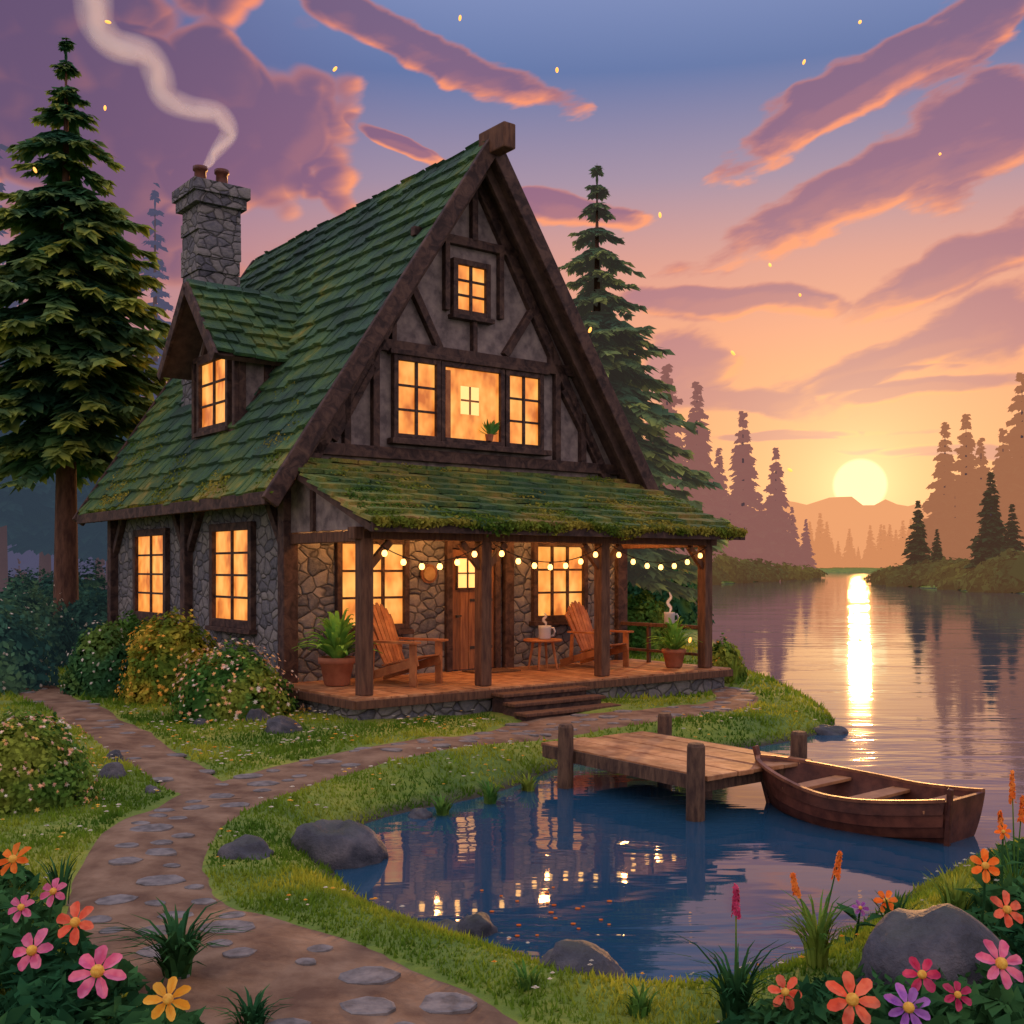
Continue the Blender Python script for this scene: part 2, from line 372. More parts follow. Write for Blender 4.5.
def axis(lo, hi, step, end0, end1, g):
    a = list(np.arange(lo, hi, step)); s = step
    while a[-1] < end1: s *= g; a.append(a[-1]+s)
    s = step
    while a[0] > end0: s *= g; a.insert(0, a[0]-s)
    return np.array(a)
xs = axis(-12, 9, .13, -1500, 1500, 1.055); ys = axis(4, 30, .13, -60, 1650, 1.045)
X, Y = np.meshgrid(xs, ys); Q = np.stack([X.ravel(), Y.ravel()], 1); Z = height(Q)
nx, ny = len(xs), len(ys)
i = (np.arange(ny-1)[:,None]*nx+np.arange(nx-1)[None,:]).ravel()
me = bpy.data.meshes.new('ground')
me.from_pydata(np.column_stack([Q, Z]).tolist(), [], np.stack([i, i+1, i+nx+1, i+nx], 1).tolist())
stru(link('ground', me, M['ground'], smooth=True))
b = MB(); b.add([(-2500,-80,WZ),(2500,-80,WZ),(2500,2500,WZ),(-2500,2500,WZ)], [(0,1,2,3)])
stru(b.build('lake', M['water']))
for k, pp in enumerate(PATHS):
    b = MB(); vs = []; NA = 11
    for j in range(len(pp)):
        t = pp[min(j+1, len(pp)-1), :2] - pp[max(j-1, 0), :2]; t /= np.linalg.norm(t); nn = np.array([-t[1], t[0]])
        w = pp[j,2]
        for a in np.linspace(-1, 1, NA):
            wob = 1 + .16*mnoise.noise(Vector((pp[j,0]*1.9, pp[j,1]*1.9, 3*np.sign(a))))
            q = pp[j,:2] + nn*a*w*wob*1.08
            vs.append((q[0], q[1], abs(a)))
    A = np.array(vs); h = height(A[:,:2], path=False) + .012 + .005*k - .06*A[:,2]**8
    V = [(x, y, z) for (x, y, _), z in zip(vs, h)]
    b.add(V, [(j*NA+m, j*NA+m+1, (j+1)*NA+m+1, (j+1)*NA+m) for j in range(len(pp)-1) for m in range(NA-1)])
    stru(b.build('path', M['path'], smooth=True))
# hills
b = MB(); vs = []; fs = []; N = 260
for j in range(N+1):
    x = -1300+3600*j/N; yy = 1350
    hh = 40 + 40*mnoise.noise(Vector((x/210., 1.7, 0))) + 20*mnoise.noise(Vector((x/70., 5.2, 0))) + 10*mnoise.noise(Vector((x/25., 5.2, 0)))
    hh += 58*math.exp(-((x-430)/200)**2)
    vs += [(x, yy-120, 0), (x, yy, max(12, hh)), (x, yy+200, 0)]
for j in range(N): fs += [(3*j,3*j+3,3*j+4,3*j+1),(3*j+1,3*j+4,3*j+5,3*j+2)]
b.add(vs, fs); stru(b.build('hills', pmat('hill_haze', [(.2,.1,.07),(.25,.12,.08)], .01, .9, 0, haze_emit=(.92,(.93,.40,.17))), smooth=True))  # aerial mist painted over the hills as emission

# ------------------------------------------------------------------ leaves / plants
def leafcloud(pts, nrm, size, asp=.45):
    n = len(pts); r = rng.normal(size=(n,3)); t = np.cross(nrm, r); t /= np.linalg.norm(t, axis=1)[:,None]+1e-9
    bb = np.cross(nrm, t); bb /= np.linalg.norm(bb, axis=1)[:,None]+1e-9
    s = np.asarray(size).reshape(-1,1)*np.ones((n,1))
    return np.stack([pts-t*s*.5, pts+bb*s*asp*.5, pts+t*s*.5, pts-bb*s*asp*.5], 1)
def bush_pts(n, seed, rmin=.82, lump=.2):
    r = np.random.default_rng(seed); d = r.normal(size=(n,3)); d[:,2] = np.abs(d[:,2])*1.0; d /= np.linalg.norm(d, axis=1)[:,None]
    k = np.array([1 + lump*mnoise.noise(Vector(v)*2.3+Vector((seed*3.1,0,0))) + lump*.9*abs(mnoise.noise(Vector(v)*4+Vector((0,seed*2.1,0)))) for v in d])
    rad = k*(rmin+(1.04-rmin)*r.random(n)**.6)
    return d*rad[:,None], d
def bush(px, py, rx, h, label, mat, blossom=None, n=2200, leaf=.1, seed=0, group=None, name='bush', Yw=None, cat='bush', z=None, nb=90, bs=.05):
    c = G(px, py) if Yw is None else Vector(((px-512)/F*Yw, Yw, 0))
    c.z = hz1(c.x, c.y)-.05 if z is None else z
    t = thing(name, label, cat, c, 0, group)
    p, d = bush_pts(n, seed+11); S = np.array([rx, rx*.85, h]); P_ = p*S; Nn = d/S; Nn /= np.linalg.norm(Nn, axis=1)[:,None]
    Nn = Nn + rng.normal(size=Nn.shape)*.38
    V = leafcloud(P_, Nn, leaf*(.6+.8*rng.random(n)), .6)
    pc, dc = bush_pts(260, seed+50, .55); Vc = leafcloud(pc*S*.82, dc, leaf*4.5*np.ones(260)*min(1, h/1.2+.3), .9)
    me = npmesh('foliage', np.concatenate([V.reshape(-1,3), Vc.reshape(-1,3)]), 4)
    link('foliage', me, mat, t)
    if blossom:
        pb, db = bush_pts(nb, seed+5, 1.0); pb = pb*S*1.07; vs = []
        for q, dd in zip(pb, db):
            zz = Vector(dd+rng.normal(size=3)*.3).normalized(); a = zz.orthogonal().normalized(); bq = zz.cross(a); s = bs*U(.6,1.2)
            for m in range(3):
                an = m*math.pi/3; e1 = a*math.cos(an)+bq*math.sin(an); e2 = zz.cross(e1); w = Vector(q)+zz*.003*m
                vs += [w-e1*s, w-e2*s*.4, w+e1*s, w+e2*s*.4]
        link('blossoms', npmesh('blossoms', np.array([tuple(v) for v in vs]), 4), blossom, t)
    return t
def spruce_crown(H, R, z0, tiers, nb, ns, spl, seed, wd=.3, kn=1.3, droop=.5, zj=.45, lj=.6, flat=.75):
    r = random.Random(seed); V = []; T = []
    for k in range(tiers):
        fr = (k+r.uniform(-.2,.2))/(tiers-1); fr = min(1, max(0, fr)); z = z0+(H-z0)*fr
        rad = R*min(1.0, (1-fr)*kn)**.9
        if fr < .1: rad *= .82+fr*1.8
        rad = max(rad*r.uniform(.84,1.16), .03*R)
        m = max(6, int(nb*(.45+.55*rad/R))); a0 = r.random()*6.28
        for j in range(m):
            az = a0+6.283*j/m+r.uniform(-.25,.25); L = rad*r.uniform(lj,1.14); zz = z+r.uniform(-zj,zj)*(H-z0)/tiers
            ca, sa = math.cos(az), math.sin(az); out = Vector((ca,sa,0)); lat = Vector((-sa,ca,0)); dr = droop*r.uniform(.8,1.25)
            n = max(4, int(ns*(.3+.7*L/R))); k_ = .26+.74*min(1, L/R*1.15)
            for q in range(n):
                s = .05+.95*(q+r.random()*.6)/n
                p = out*(L*s)+Vector((0,0,zz-dr*L*s**1.3+.22*L*s**4))
                wl = spl*(1.2-.55*s)*k_
                for sd in (-1.1,-.4,.4,1.1):
                    d = (out*r.uniform(.5,1.0)+lat*sd*r.uniform(.6,1.0)+Vector((0,0,-r.uniform(.3,flat+.15)))).normalized()
                    ln = wl*r.uniform(.7,1.3); side = d.cross(Vector((r.uniform(-.5,.5),r.uniform(-.5,.5),1))).normalized()*ln*wd
                    V += [p, p+d*ln*.4+side, p+d*ln, p+d*ln*.4-side]; T += [s*.7, s*.85, min(1, s*1.15), s*.85]
    for a in range(5):
        an = a*1.256; w = spl*.06; V += [Vector((0,0,H-.05*H)), Vector((math.cos(an)*w,math.sin(an)*w,H-.025*H)), Vector((0,0,H+.012*H)), Vector((-math.cos(an)*w,-math.sin(an)*w,H-.025*H))]; T += [.5]*4
    return np.array([tuple(v) for v in V]), T
def crown(*a, **k): V, T = spruce_crown(*a, **k); return npmesh('crown', V, 4, T)
def trunk(H, r0):
    b = MB(); b.tube([(0,0,-.2),(0,0,.25),(.02*r0,0,H*.3),(0,0,H*.7),(0,0,H*.97)], [r0*1.5,r0*1.05,r0*.8,r0*.4,r0*.05], 10); return b
def spruce(px, top, Yw, label, mat, R, frac=.12, tiers=24, nb=13, ns=11, spl=.5, seed=1, r0=.3, bark=None, group=None, **kw):
    X_ = (px-512)/F*Yw; z = hz1(X_, Yw); H = EYE+(HZ-top)/F*Yw-z
    t = thing('spruce_tree', label, 'tree', (X_, Yw, z), 0, group)
    b = trunk(H, r0); b.build('trunk', bark or M['bark'], t, True)
    link('crown', crown(H, R, H*frac, tiers, nb, ns, spl, seed, **kw), mat, t)
    return t, H
spruce(66, 42, 27, 'tall dark green spruce with bare brown trunk at left of the cottage', M['spruce'], 2.55, .36, 18, 22, 17, .64, 3, .3, kn=1.55, droop=.62, zj=.22, lj=.68, wd=.27)
spruce(597, 168, 30.5, 'dark green spruce rising behind the right slope of the cottage roof', M['spruce_b'], 2.9, .22, 19, 22, 17, .66, 5, .26, kn=1.35, droop=.62, zj=.22, lj=.68, wd=.29)
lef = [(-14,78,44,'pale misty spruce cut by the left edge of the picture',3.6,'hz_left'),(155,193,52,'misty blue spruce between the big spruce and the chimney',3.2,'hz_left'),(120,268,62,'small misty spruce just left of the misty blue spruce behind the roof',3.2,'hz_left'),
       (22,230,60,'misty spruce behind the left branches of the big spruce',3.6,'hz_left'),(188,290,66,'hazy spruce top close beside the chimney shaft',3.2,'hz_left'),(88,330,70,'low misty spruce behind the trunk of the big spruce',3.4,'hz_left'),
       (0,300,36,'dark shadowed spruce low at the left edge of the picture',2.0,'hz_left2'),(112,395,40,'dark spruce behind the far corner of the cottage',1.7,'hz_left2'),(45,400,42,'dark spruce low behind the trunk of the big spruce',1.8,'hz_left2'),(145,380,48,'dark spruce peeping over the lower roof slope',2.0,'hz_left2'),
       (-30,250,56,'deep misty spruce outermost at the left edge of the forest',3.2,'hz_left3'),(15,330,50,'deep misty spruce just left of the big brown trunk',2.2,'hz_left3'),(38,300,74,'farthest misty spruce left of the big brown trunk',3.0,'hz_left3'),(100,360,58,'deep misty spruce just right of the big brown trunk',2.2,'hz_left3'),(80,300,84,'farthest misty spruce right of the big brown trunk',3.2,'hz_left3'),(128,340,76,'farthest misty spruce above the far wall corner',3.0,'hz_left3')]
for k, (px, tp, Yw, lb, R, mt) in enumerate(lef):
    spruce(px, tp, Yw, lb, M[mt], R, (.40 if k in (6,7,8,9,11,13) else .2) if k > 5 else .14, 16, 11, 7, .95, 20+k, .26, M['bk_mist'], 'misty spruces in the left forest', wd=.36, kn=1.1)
FAR = [crown(10, r, .9, 19, 13, 6, 1.0, 60+q, wd=.46, kn=1.08, droop=.6) for q, r in enumerate((2.1,1.8,2.3))]
tb = trunk(10, .16); TM = bpy.data.meshes.new('trunk'); TM.from_pydata(tb.v, [], tb.f)
def farspruce(px, top, Yw, label, mat, group, k, wid=1.0):
    X_ = (px-512)/F*Yw; z = hz1(X_, Yw)
    if z < WZ: z = WZ
    H = EYE+(HZ-top)/F*Yw-z
    t = thing('spruce_tree', label, 'tree', (X_, Yw, z), U(0,6), group); s = H/10; t.scale = (s*wid, s*wid, s)
    for nm, me_, mm in (('crown', FAR[k%3], mat), ('trunk', TM, M['bk_mist'])):
        o = bpy.data.objects.new(nm, me_); COL.objects.link(o); o.parent = t
        if not me_.materials: me_.materials.append(mm)
        o.material_slots[0].link = 'OBJECT'; o.material_slots[0].material = mm
mids = [(667,368,165,'hazy spruce on the far shore nearest the middle spruce of the cottage'),(697,385,192,'tall hazy spruce second from the cottage roof on the left shore'),(743,413,210,'tallest hazy spruce standing alone in the middle of the left shore'),(776,450,262,'slim hazy spruce right of the tallest one on the left shore'),
        (719,450,230,'short hazy spruce left of the tallest one on the left shore'),(760,495,240,'small hazy spruce just right of the tallest one on the left shore'),(792,508,290,'small hazy spruce near the tip of the left shore'),(806,520,300,'outermost hazy spruce on the tip of the left shore'),(650,405,150,'hazy spruce half behind the middle spruce of the cottage'),(684,450,175,'low hazy spruce between two taller ones on the left shore'),(730,500,200,'smallest spruce at the foot of the tallest one on the left shore')]
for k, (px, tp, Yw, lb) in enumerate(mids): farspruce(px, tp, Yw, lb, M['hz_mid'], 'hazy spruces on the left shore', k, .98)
rts = [(918,502,150,'dark spruce at the tip of the right shore','hz_rdark'),(937,530,145,'short dark spruce second from the tip of the right shore','hz_rdark'),(945,424,180,'tall rosy spruce leftmost of the tall ones on the right shore','hz_right'),(966,417,160,'tallest spruce on the right shore with a narrow top','hz_right'),
       (991,474,125,'dark green spruce nearest the water on the right shore','hz_rdark'),(1003,430,190,'rosy spruce behind the dark green one on the right shore','hz_right'),(1022,376,140,'big spruce cut by the right edge of the picture','hz_right'),(981,440,205,'pale rosy spruce between the tallest and the dark one on the right shore','hz_right'),(1012,505,118,'low dark spruce at the right edge beside the water','hz_rdark'),(955,490,150,'low spruce in front of the tall pair on the right shore','hz_right')]
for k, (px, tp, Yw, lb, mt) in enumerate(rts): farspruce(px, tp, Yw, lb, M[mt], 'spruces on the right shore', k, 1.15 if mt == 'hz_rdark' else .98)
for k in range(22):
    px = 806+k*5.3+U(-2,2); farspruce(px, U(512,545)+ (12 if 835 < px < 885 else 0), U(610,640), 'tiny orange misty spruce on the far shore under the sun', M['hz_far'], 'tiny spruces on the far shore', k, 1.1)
# bushes
bush(102,692,.62,1.2,'dark green bush left of the yellow bush by the side wall',M['leaf_dark'],M['bl_white'],2600,.1,1,nb=100,bs=.035)
bush(172,700,.80,1.35,'yellow tipped bush below the far window of the side wall',M['leaf_gold'],M['bl_orange'],3800,.09,2,nb=260,bs=.04)
bush(234,715,.88,1.0,'low bush with white and orange blossoms at the near house corner',M['leaf_mid'],M['bl_mix'],3800,.085,3,nb=420,bs=.036)
bush(132,684,.6,1.3,'green bush between the dark bush and the yellow bush',M['leaf_mid'],None,2200,.1,4)
bush(22,803,.62,.80,'flowering bush beside the path at the left edge',M['leaf_mid'],M['bl_mix'],4600,.055,5,nb=480,bs=.026)
bgb = [(10,665,1.5,1.7),(58,650,1.3,1.7),(-25,690,1.3,1.5),(100,660,1.2,1.6),(40,632,2.2,2.0),(-10,625,2.8,2.2),(92,628,2.2,2.2),(135,640,1.3,2.0)]
lbb = ['green bush in the undergrowth left of the big spruce trunk','green bush at the foot of the big spruce','green bush cut by the left edge above the path','green bush in front of the far wall corner','shadowed bush behind the big spruce trunk','shadowed bush low at the left edge of the forest','shadowed bush between big spruce and far wall corner','shadowed bush close against the far end of the side wall']
for k, (a, c, r, h) in enumerate(bgb): bush(a, c, r, h, lbb[k], M['leaf_teal'], M['bl_white'] if k in (0,2) else None, 2600, .15, 30+k, nb=80, bs=.035)
for k, (px, Yw, r, h) in enumerate([(-30,64,6,6),(35,92,8,5.5),(105,98,9,6),(5,100,9,6.5)]):
    bush(px, 0, r, h, ['dim misty thicket outermost at the left edge','dim misty thicket left of the big brown trunk','dim misty thicket right of the big brown trunk','farthest dim misty thicket in the left forest'][k], M['hz_left3'], None, 1500, .8, 120+k, 'misty thickets in the left forest', 'thicket', Yw)
bush(640,652,.9,1.5,'green bush seen through the porch behind the railing',M['leaf_mid'],None,2200,.12,41)
bush(722,682,.42,.75,'small leafy bush beside the right end of the porch',M['leaf_mid'],M['bl_orange'],1300,.1,42,nb=40,bs=.03)
bush(655,628,1.8,2.6,'tall green bush behind the right end of the cottage',M['leaf_dark'],None,2400,.2,43)
spl_ = [(640,150,7,5),(672,165,8,4.5),(705,185,9,4),(738,205,9,3.4),(768,235,9,3.0),(790,275,8,2.6)]
for k, (px, Yw, r, h) in enumerate(spl_): bush(px, 0, r, h, ['round thicket at the root of the left shore','second thicket of the left shore from the cottage','third thicket of the left shore from the cottage','thicket below the tallest spruce on the left shore','thicket near the tip of the left shore','lowest thicket on the tip of the left shore'][k], M['hz_bank'], None, 1100, .9, 70+k, 'thickets on the left shore', 'thicket', Yw)
for k, (px, Yw, r, h) in enumerate([(903,165,5,2.0),(928,150,6,2.6),(955,143,6,3.0),(985,128,6,2.8),(1012,116,5,3.0),(1035,112,5,3.6)]):
    bush(px, 0, r, h, ['thicket at the tip of the right shore','thicket around the short dark spruce of the right shore','thicket below the tallest spruce of the right shore','thicket around the dark green spruce of the right shore','thicket near the right edge beside the far water','thicket cut by the right edge beside the far water'][k], M['hz_bank'], None, 1100, .8, 90+k, 'thickets on the right shore', 'thicket', Yw)

# ------------------------------------------------------------------ cottage
TH = math.atan2(.611, .785); CO = Vector((-3.55, 17.6, 0))
cot = thing('cottage', 'stone and timber cottage with steep mossy roof and lit windows', 'house', CO, TH)
RM = Matrix.Rotation(TH, 4, 'Z')
def L(x, y, z=0): return CO + RM @ Vector((x, y, z))
FL = .37; RZ = 9.7; SL = (9.7-3.34)/4.2; OV = .55
def zr(x): return RZ - SL*abs(x-3.6)
b = MB(); b.box(0,7.2,0,8.5,-.3,3.6); b.build('stone_wall', M['stone'], cot)
b = MB(); pr = [(0.02,3.6),(7.18,3.6),(7.18,zr(7.2)-.2),(3.6,RZ-.22),(0.02,zr(0)-.2)]
b.add([(x,.02,z) for x, z in pr]+[(x,8.48,z) for x, z in pr], [(0,1,2,3,4),(9,8,7,6,5)]+[(k,(k+1)%5,5+(k+1)%5,5+k) for k in range(5)])
b.build('gable_wall', M['plaster'], cot)
def shingle(b, O, u, v, n, Ul, Vl, tw=.36, th=.33, lift=.0, keep=None):
    O = Vector(O); u = Vector(u).normalized(); v = Vector(v).normalized(); n = Vector(n).normalized()
    rows = int(math.ceil(Vl/th))
    for r in range(rows):
        x = -tw*(.5 if r % 2 else 0)-U(0,.12)
        while x < Ul:
            w = tw*U(.6,1.4); x0 = max(x, -.04+U(-.04,.03)); x1 = min(x+w-.016, Ul+U(0,.05))
            if x1-x0 > .06:
                v0 = r*th+U(-.07,.05); v1 = min(r*th+th*1.35, Vl+.03); l = lift+U(.0,.03); sk = U(-.025,.025)
                a = [(x0,v0+sk,.04+l),(x1,v0-sk,.04+l),(x1,v1,.0),(x0,v1,.0),(x0+.012,v0+sk+.01,.105+l),(x1-.012,v0-sk+.01,.105+l),(x1-.012,v1,.035),(x0+.012,v1,.035)]
                b.hexa([O+u*p+v*q+n*s for p, q, s in a])
            x += w
LS = 4.2*math.sqrt(1+SL*SL); vL = Vector((1,0,SL)).normalized(); nL = Vector((-SL,0,1)).normalized(); vR = Vector((-1,0,SL)).normalized(); nR = Vector((SL,0,1)).normalized()
RL = 8.9+OV
b = MB(); shingle(b, (-.6,-OV,3.34), (0,1,0), vL, nL, RL, LS, .44, .4); shingle(b, (7.8,-OV,3.34), (0,1,0), vR, nR, RL, LS, .44, .4)
for q in range(25):
    y0 = -OV-.02+q*.385; b.bb((3.6,y0,RZ+.03), (0,1,0), (-.5,0,-.62), (0,0,1), (0,.36), (0,.34), (.02,.07)); b.bb((3.6,y0,RZ+.03), (0,1,0), (.5,0,-.62), (0,0,1), (0,.36), (0,.34), (.02,.07))
roof = b.build('roof', M['shingle'], cot)
b = MB(); b.bb((-.6,-OV,3.34),(0,1,0),vL,nL,(0,RL),(0,LS-.06),(-.14,0)); b.bb((7.8,-OV,3.34),(0,1,0),vR,nR,(0,RL),(0,LS-.06),(-.14,0)); b.build('roof_boards', M['timber2'], roof)
for sx, x0 in ((1,-.66),(-1,7.86)):
    for yy in (-OV-.08, 8.98):
        b = MB(); b.beam((x0,yy,3.2),(3.6,yy,RZ-.06),.11,.28,(0,0,1)); b.build('bargeboard', M['timber'], cot, bevel=.015)
    b = MB(); b.beam((x0+sx*.35,-OV+.16,3.45),(3.6,-OV+.16,RZ-.36),.08,.2,(0,0,1)); b.build('inner_bargeboard', M['timber2'], cot, bevel=.01)
    b = MB(); b.beam((x0,-OV,3.27),(x0,8.9,3.27),.09,.2); b.build('fascia', M['timber'], cot, bevel=.01)
for k in range(18):
    b = MB(); y0 = -.3+k*.51; b.beam((-.55,y0,3.22),(.25,y0,4.35),.09,.14); b.build('rafter', M['timber'], cot)
b = MB(); b.bb((3.6,-OV-.55,RZ+.0),(0,1,0),(1,0,0),(0,0,1),(0,.75),(-.13,.13),(-.26,.18)); b.build('ridge_beam', M['post'], cot, bevel=.025)
gt = [(.0,4.15,7.2,4.15,.2),(1.15,5.98,6.05,5.98,.2),(2.3,8.02,4.9,8.02,.16),(.25,3.75,3.6,9.3,.2),(6.95,3.75,3.6,9.3,.2),(1.0,4.2,1.0,5.4,.16),(.55,4.2,.55,4.75,.12),(1.55,4.2,1.55,5.9,.16),(5.55,4.2,5.55,5.9,.16),(6.2,4.2,6.2,5.2,.16),
      (2.85,6.05,2.2,7.2,.14),(4.3,6.1,5.0,7.1,.14),(3.0,6.75,3.0,7.95,.13),(4.2,6.75,4.2,7.95,.13),(3.6,8.05,3.6,9.2,.16),(5.7,5.6,6.6,4.3,.14),(1.5,5.6,.75,4.3,.14),(3.6,6.05,3.6,6.65,.12),(1.9,6.05,1.9,6.5,.12),(5.4,6.05,5.4,6.4,.12)]
for x0,z0,x1,z1,w in gt:
    b = MB(); b.beam((x0,-.03,z0),(x1,-.03,z1),w*.8 if abs(x0-x1) < .01 else .13,w if abs(x0-x1) > .01 else .13,(0,0,1)); b.build('timber_beam', M['timber'], cot, bevel=.012)
for y0 in (0.0, 4.15, 8.4):
    b = MB(); b.beam((-.04,y0,-.1),(-.04,y0,3.9),.26,.22,(0,1,0)); b.build('corner_post' if y0 != 4.15 else 'wall_post', M['timber'], cot, bevel=.015)
    for sgn in (-1,1):
        if 0 <= y0+sgn*.8 <= 8.4: b = MB(); b.beam((-.06,y0+sgn*.1,2.55),(-.06,y0+sgn*.75,3.42),.12,.14); b.build('brace', M['timber'], cot, bevel=.01)
b = MB(); b.beam((7.22,0,-.1),(7.22,0,3.9),.26,.22,(0,1,0)); b.build('corner_post', M['timber'], cot, bevel=.015)
b = MB(); b.beam((-.05,0,3.5),(-.05,8.5,3.5),.16,.22); b.build('timber_beam', M['timber'], cot, bevel=.01)
b = MB(); b.beam((4.36,-.05,FL),(4.36,-.05,3.0),.2,.14,(0,1,0)); b.build('wall_post', M['timber'], cot, bevel=.01)
def window(O, u, n, w, h, cols, rows, fr=.1, sill=True, name='window', glass='glass', dep=.1):
    z = (0,0,1); b = MB()
    for a, c in (((-fr,0),(-fr,h+fr)),((w,w+fr),(-fr,h+fr))): b.bb(O,u,z,n,a,c,(-.02,dep))
    b.bb(O,u,z,n,(0,w),(h,h+fr),(-.02,dep-.004)); b.bb(O,u,z,n,(0,w),(-fr,0),(-.02,dep-.004))
    wn = b.build(name, M['timber'], cot, bevel=.008)
    b = MB(); b.bb(O,u,z,n,(0,w),(0,h),(-.01,.02)); b.build('pane', M[glass], wn)
    b = MB()
    for c in range(1, cols): b.bb(O,u,z,n,(w*c/cols-.026,w*c/cols+.026),(0,h),(.015,.06))
    for r in range(1, rows): b.bb(O,u,z,n,(0,w),(h*r/rows-.02,h*r/rows+.02),(.015,.052))
    if cols*rows > 1: b.build('muntin', M['timber'], wn)
    if sill: b = MB(); b.bb(O,u,z,n,(-fr-.05,w+fr+.05),(-fr-.08,-fr),(-.02,dep+.06)); b.build('sill', M['timber'], wn, bevel=.008)
    return wn
fx = (1,0,0); fn = (0,-1,0); su = (0,1,0); sn = (-1,0,0)
window((.9,0,1.25), fx, fn, 1.2, 1.35, 3, 3); window((5.05,0,1.3), fx, fn, 1.15, 1.3, 3, 3)
window((0,1.4,1.3), su, sn, 1.5, 1.55, 2, 4, .14); window((0,5.35,1.3), su, sn, 1.6, 1.55, 2, 4, .14)
window((1.98,0,4.5), fx, fn, .78, 1.25, 2, 3, .09, False); window((4.38,0,4.5), fx, fn, .72, 1.25, 2, 3, .09, False)
window((2.95,0,4.5), fx, fn, 1.22, 1.25, 1, 1, .09, False, 'picture_window')
b = MB(); b.bb((1.8,0,4.31),fx,(0,0,1),fn,(0,3.5),(0,.1),(0,.2)); b.bb((1.8,0,5.84),fx,(0,0,1),fn,(0,3.5),(0,.09),(0,.14)); b.build('window_ledge', M['timber'], cot, bevel=.01)
b = MB(); b.box(3.32,3.72,-.028,-.02,4.95,5.45); b.build('inner_window', M['glow'], cot)
b = MB(); b.box(3.5,3.54,-.034,-.028,4.95,5.45); b.box(3.32,3.72,-.033,-.028,5.18,5.215); b.box(3.0,3.1,-.03,-.022,4.5,5.7); b.build('inner_muntin', M['chairwood'], cot)
window((3.22,0,6.8), fx, fn, .62, .8, 2, 3, .1, True)
# door
b = MB()
for k in range(5): b.bb((3.1,0,FL+.02),fx,(0,0,1),fn,(k*.19,k*.19+.182),(0,2.15),(.0,.05))
door = b.build('door', M['doorwood'], cot, bevel=.006)
b = MB(); b.bb((3.1,0,FL),fx,(0,0,1),fn,(-.12,0),(0,2.32),(0,.1)); b.bb((3.1,0,FL),fx,(0,0,1),fn,(.95,1.07),(0,2.32),(0,.1)); b.bb((3.1,0,FL),fx,(0,0,1),fn,(0,.95),(2.18,2.32),(0,.096)); b.build('door_frame', M['timber'], cot, bevel=.01)
dp = (3.23,0,1.85)
b = MB(); b.bb(dp,fx,(0,0,1),fn,(0,.42),(0,.52),(.05,.062)); b.build('door_pane', M['glow'], door)
b = MB()
for a, c in (((-.04,0),(-.04,.56)),((.42,.46),(-.04,.56)),((0,.42),(.52,.56)),((0,.42),(-.04,0)),((.195,.225),(0,.52)),((0,.42),(.245,.27))): b.bb(dp,fx,(0,0,1),fn,a,c,(.051,.08))
b.build('door_muntin', M['timber'], door)
b = MB(); b.tube([(3.2,-.05,1.35),(3.2,-.1,1.35),(3.28,-.1,1.35)], .016, 6); b.lathe([(.0,0),(.035,.0),(.035,.04),(0,.05)], (3.2,-.1,1.32), 8); b.build('handle', M['iron'], door)
for zz in (.75,1.6): b = MB(); b.bb((3.5,0,zz),fx,(0,0,1),fn,(0,.5),(0,.05),(.05,.062)); b.build('hinge', M['iron'], door)
# porch
b = MB()
for k in range(27):
    x0 = -.3+k*.291; b.box(x0, x0+.28, -2.62, -.02, FL-.07, FL+U(-.003,.003))
b.build('porch_floor', M['plank'], cot, bevel=.006)
b = MB(); b.box(-.22,7.48,-2.52,-.02,-.3,FL-.075); b.build('porch_foundation', M['stone'], cot)
b = MB(); b.beam((-.3,-2.64,FL-.09),(7.56,-2.64,FL-.09),.05,.12); b.beam((-.32,-2.62,FL-.09),(-.32,0,FL-.09),.05,.12); b.beam((7.58,-2.62,FL-.09),(7.58,0,FL-.09),.05,.12); b.build('porch_rim', M['post'], cot, bevel=.006)
for k, (y0, y1, z1) in enumerate(((-2.98,-2.67,.30),(-3.30,-3.0,.19),(-3.62,-3.32,.08))):
    x0 = 2.02-.04*k; x1 = 3.78+.03*k
    b = MB(); b.box(x0,x1,y0,y1,z1-.05,z1); b.build('step', M['post'], cot, bevel=.01)
    b = MB(); b.box(x0+.05,x1-.05,y0+.06,y1+.04,-.1,z1-.051); b.build('step_riser', M['timber'], cot)
PX = [0.02, 2.14, 4.64, 7.2]
for x in PX:
    b = MB(); b.beam((x,-2.3,FL),(x,-2.3,2.62),.2,.2,(0,1,0)); b.build('porch_post', M['post'], cot, bevel=.02)
    for s in (-1,1):
        if -.1 < x+s*.5 < 7.4: b = MB(); b.beam((x+s*.06,-2.3,2.2),(x+s*.42,-2.3,2.58),.09,.1); b.build('brace', M['post'], cot)
for x in (0.02, 7.2):
    b = MB(); b.beam((x,-2.4,2.66),(x,-.05,2.66),.14,.16); b.build('porch_beam', M['post'], cot, bevel=.01)
b = MB(); b.beam((-.2,-2.3,2.7),(7.42,-2.3,2.7),.2,.18); b.build('porch_beam', M['post'], cot, bevel=.012)
PS = (3.92-2.80)/2.88; pv = Vector((0,1,PS)).normalized(); pn = Vector((0,-PS,1)).normalized(); PV = 2.88*math.sqrt(1+PS*PS)
b = MB(); shingle(b, (-.2,-2.88,2.80), (1,0,0), pv, pn, 7.75, PV, .42, .36)
proof = b.build('porch_roof', M['shingle_p'], cot)
b = MB(); b.bb((-.2,-2.88,2.80),(1,0,0),pv,pn,(0,7.75),(0,PV-.02),(-.1,0)); b.build('porch_roof_boards', M['timber2'], proof)
b = MB(); b.beam((-.22,-2.91,2.77),(7.57,-2.91,2.77),.05,.13); b.build('porch_fascia', M['timber'], proof)
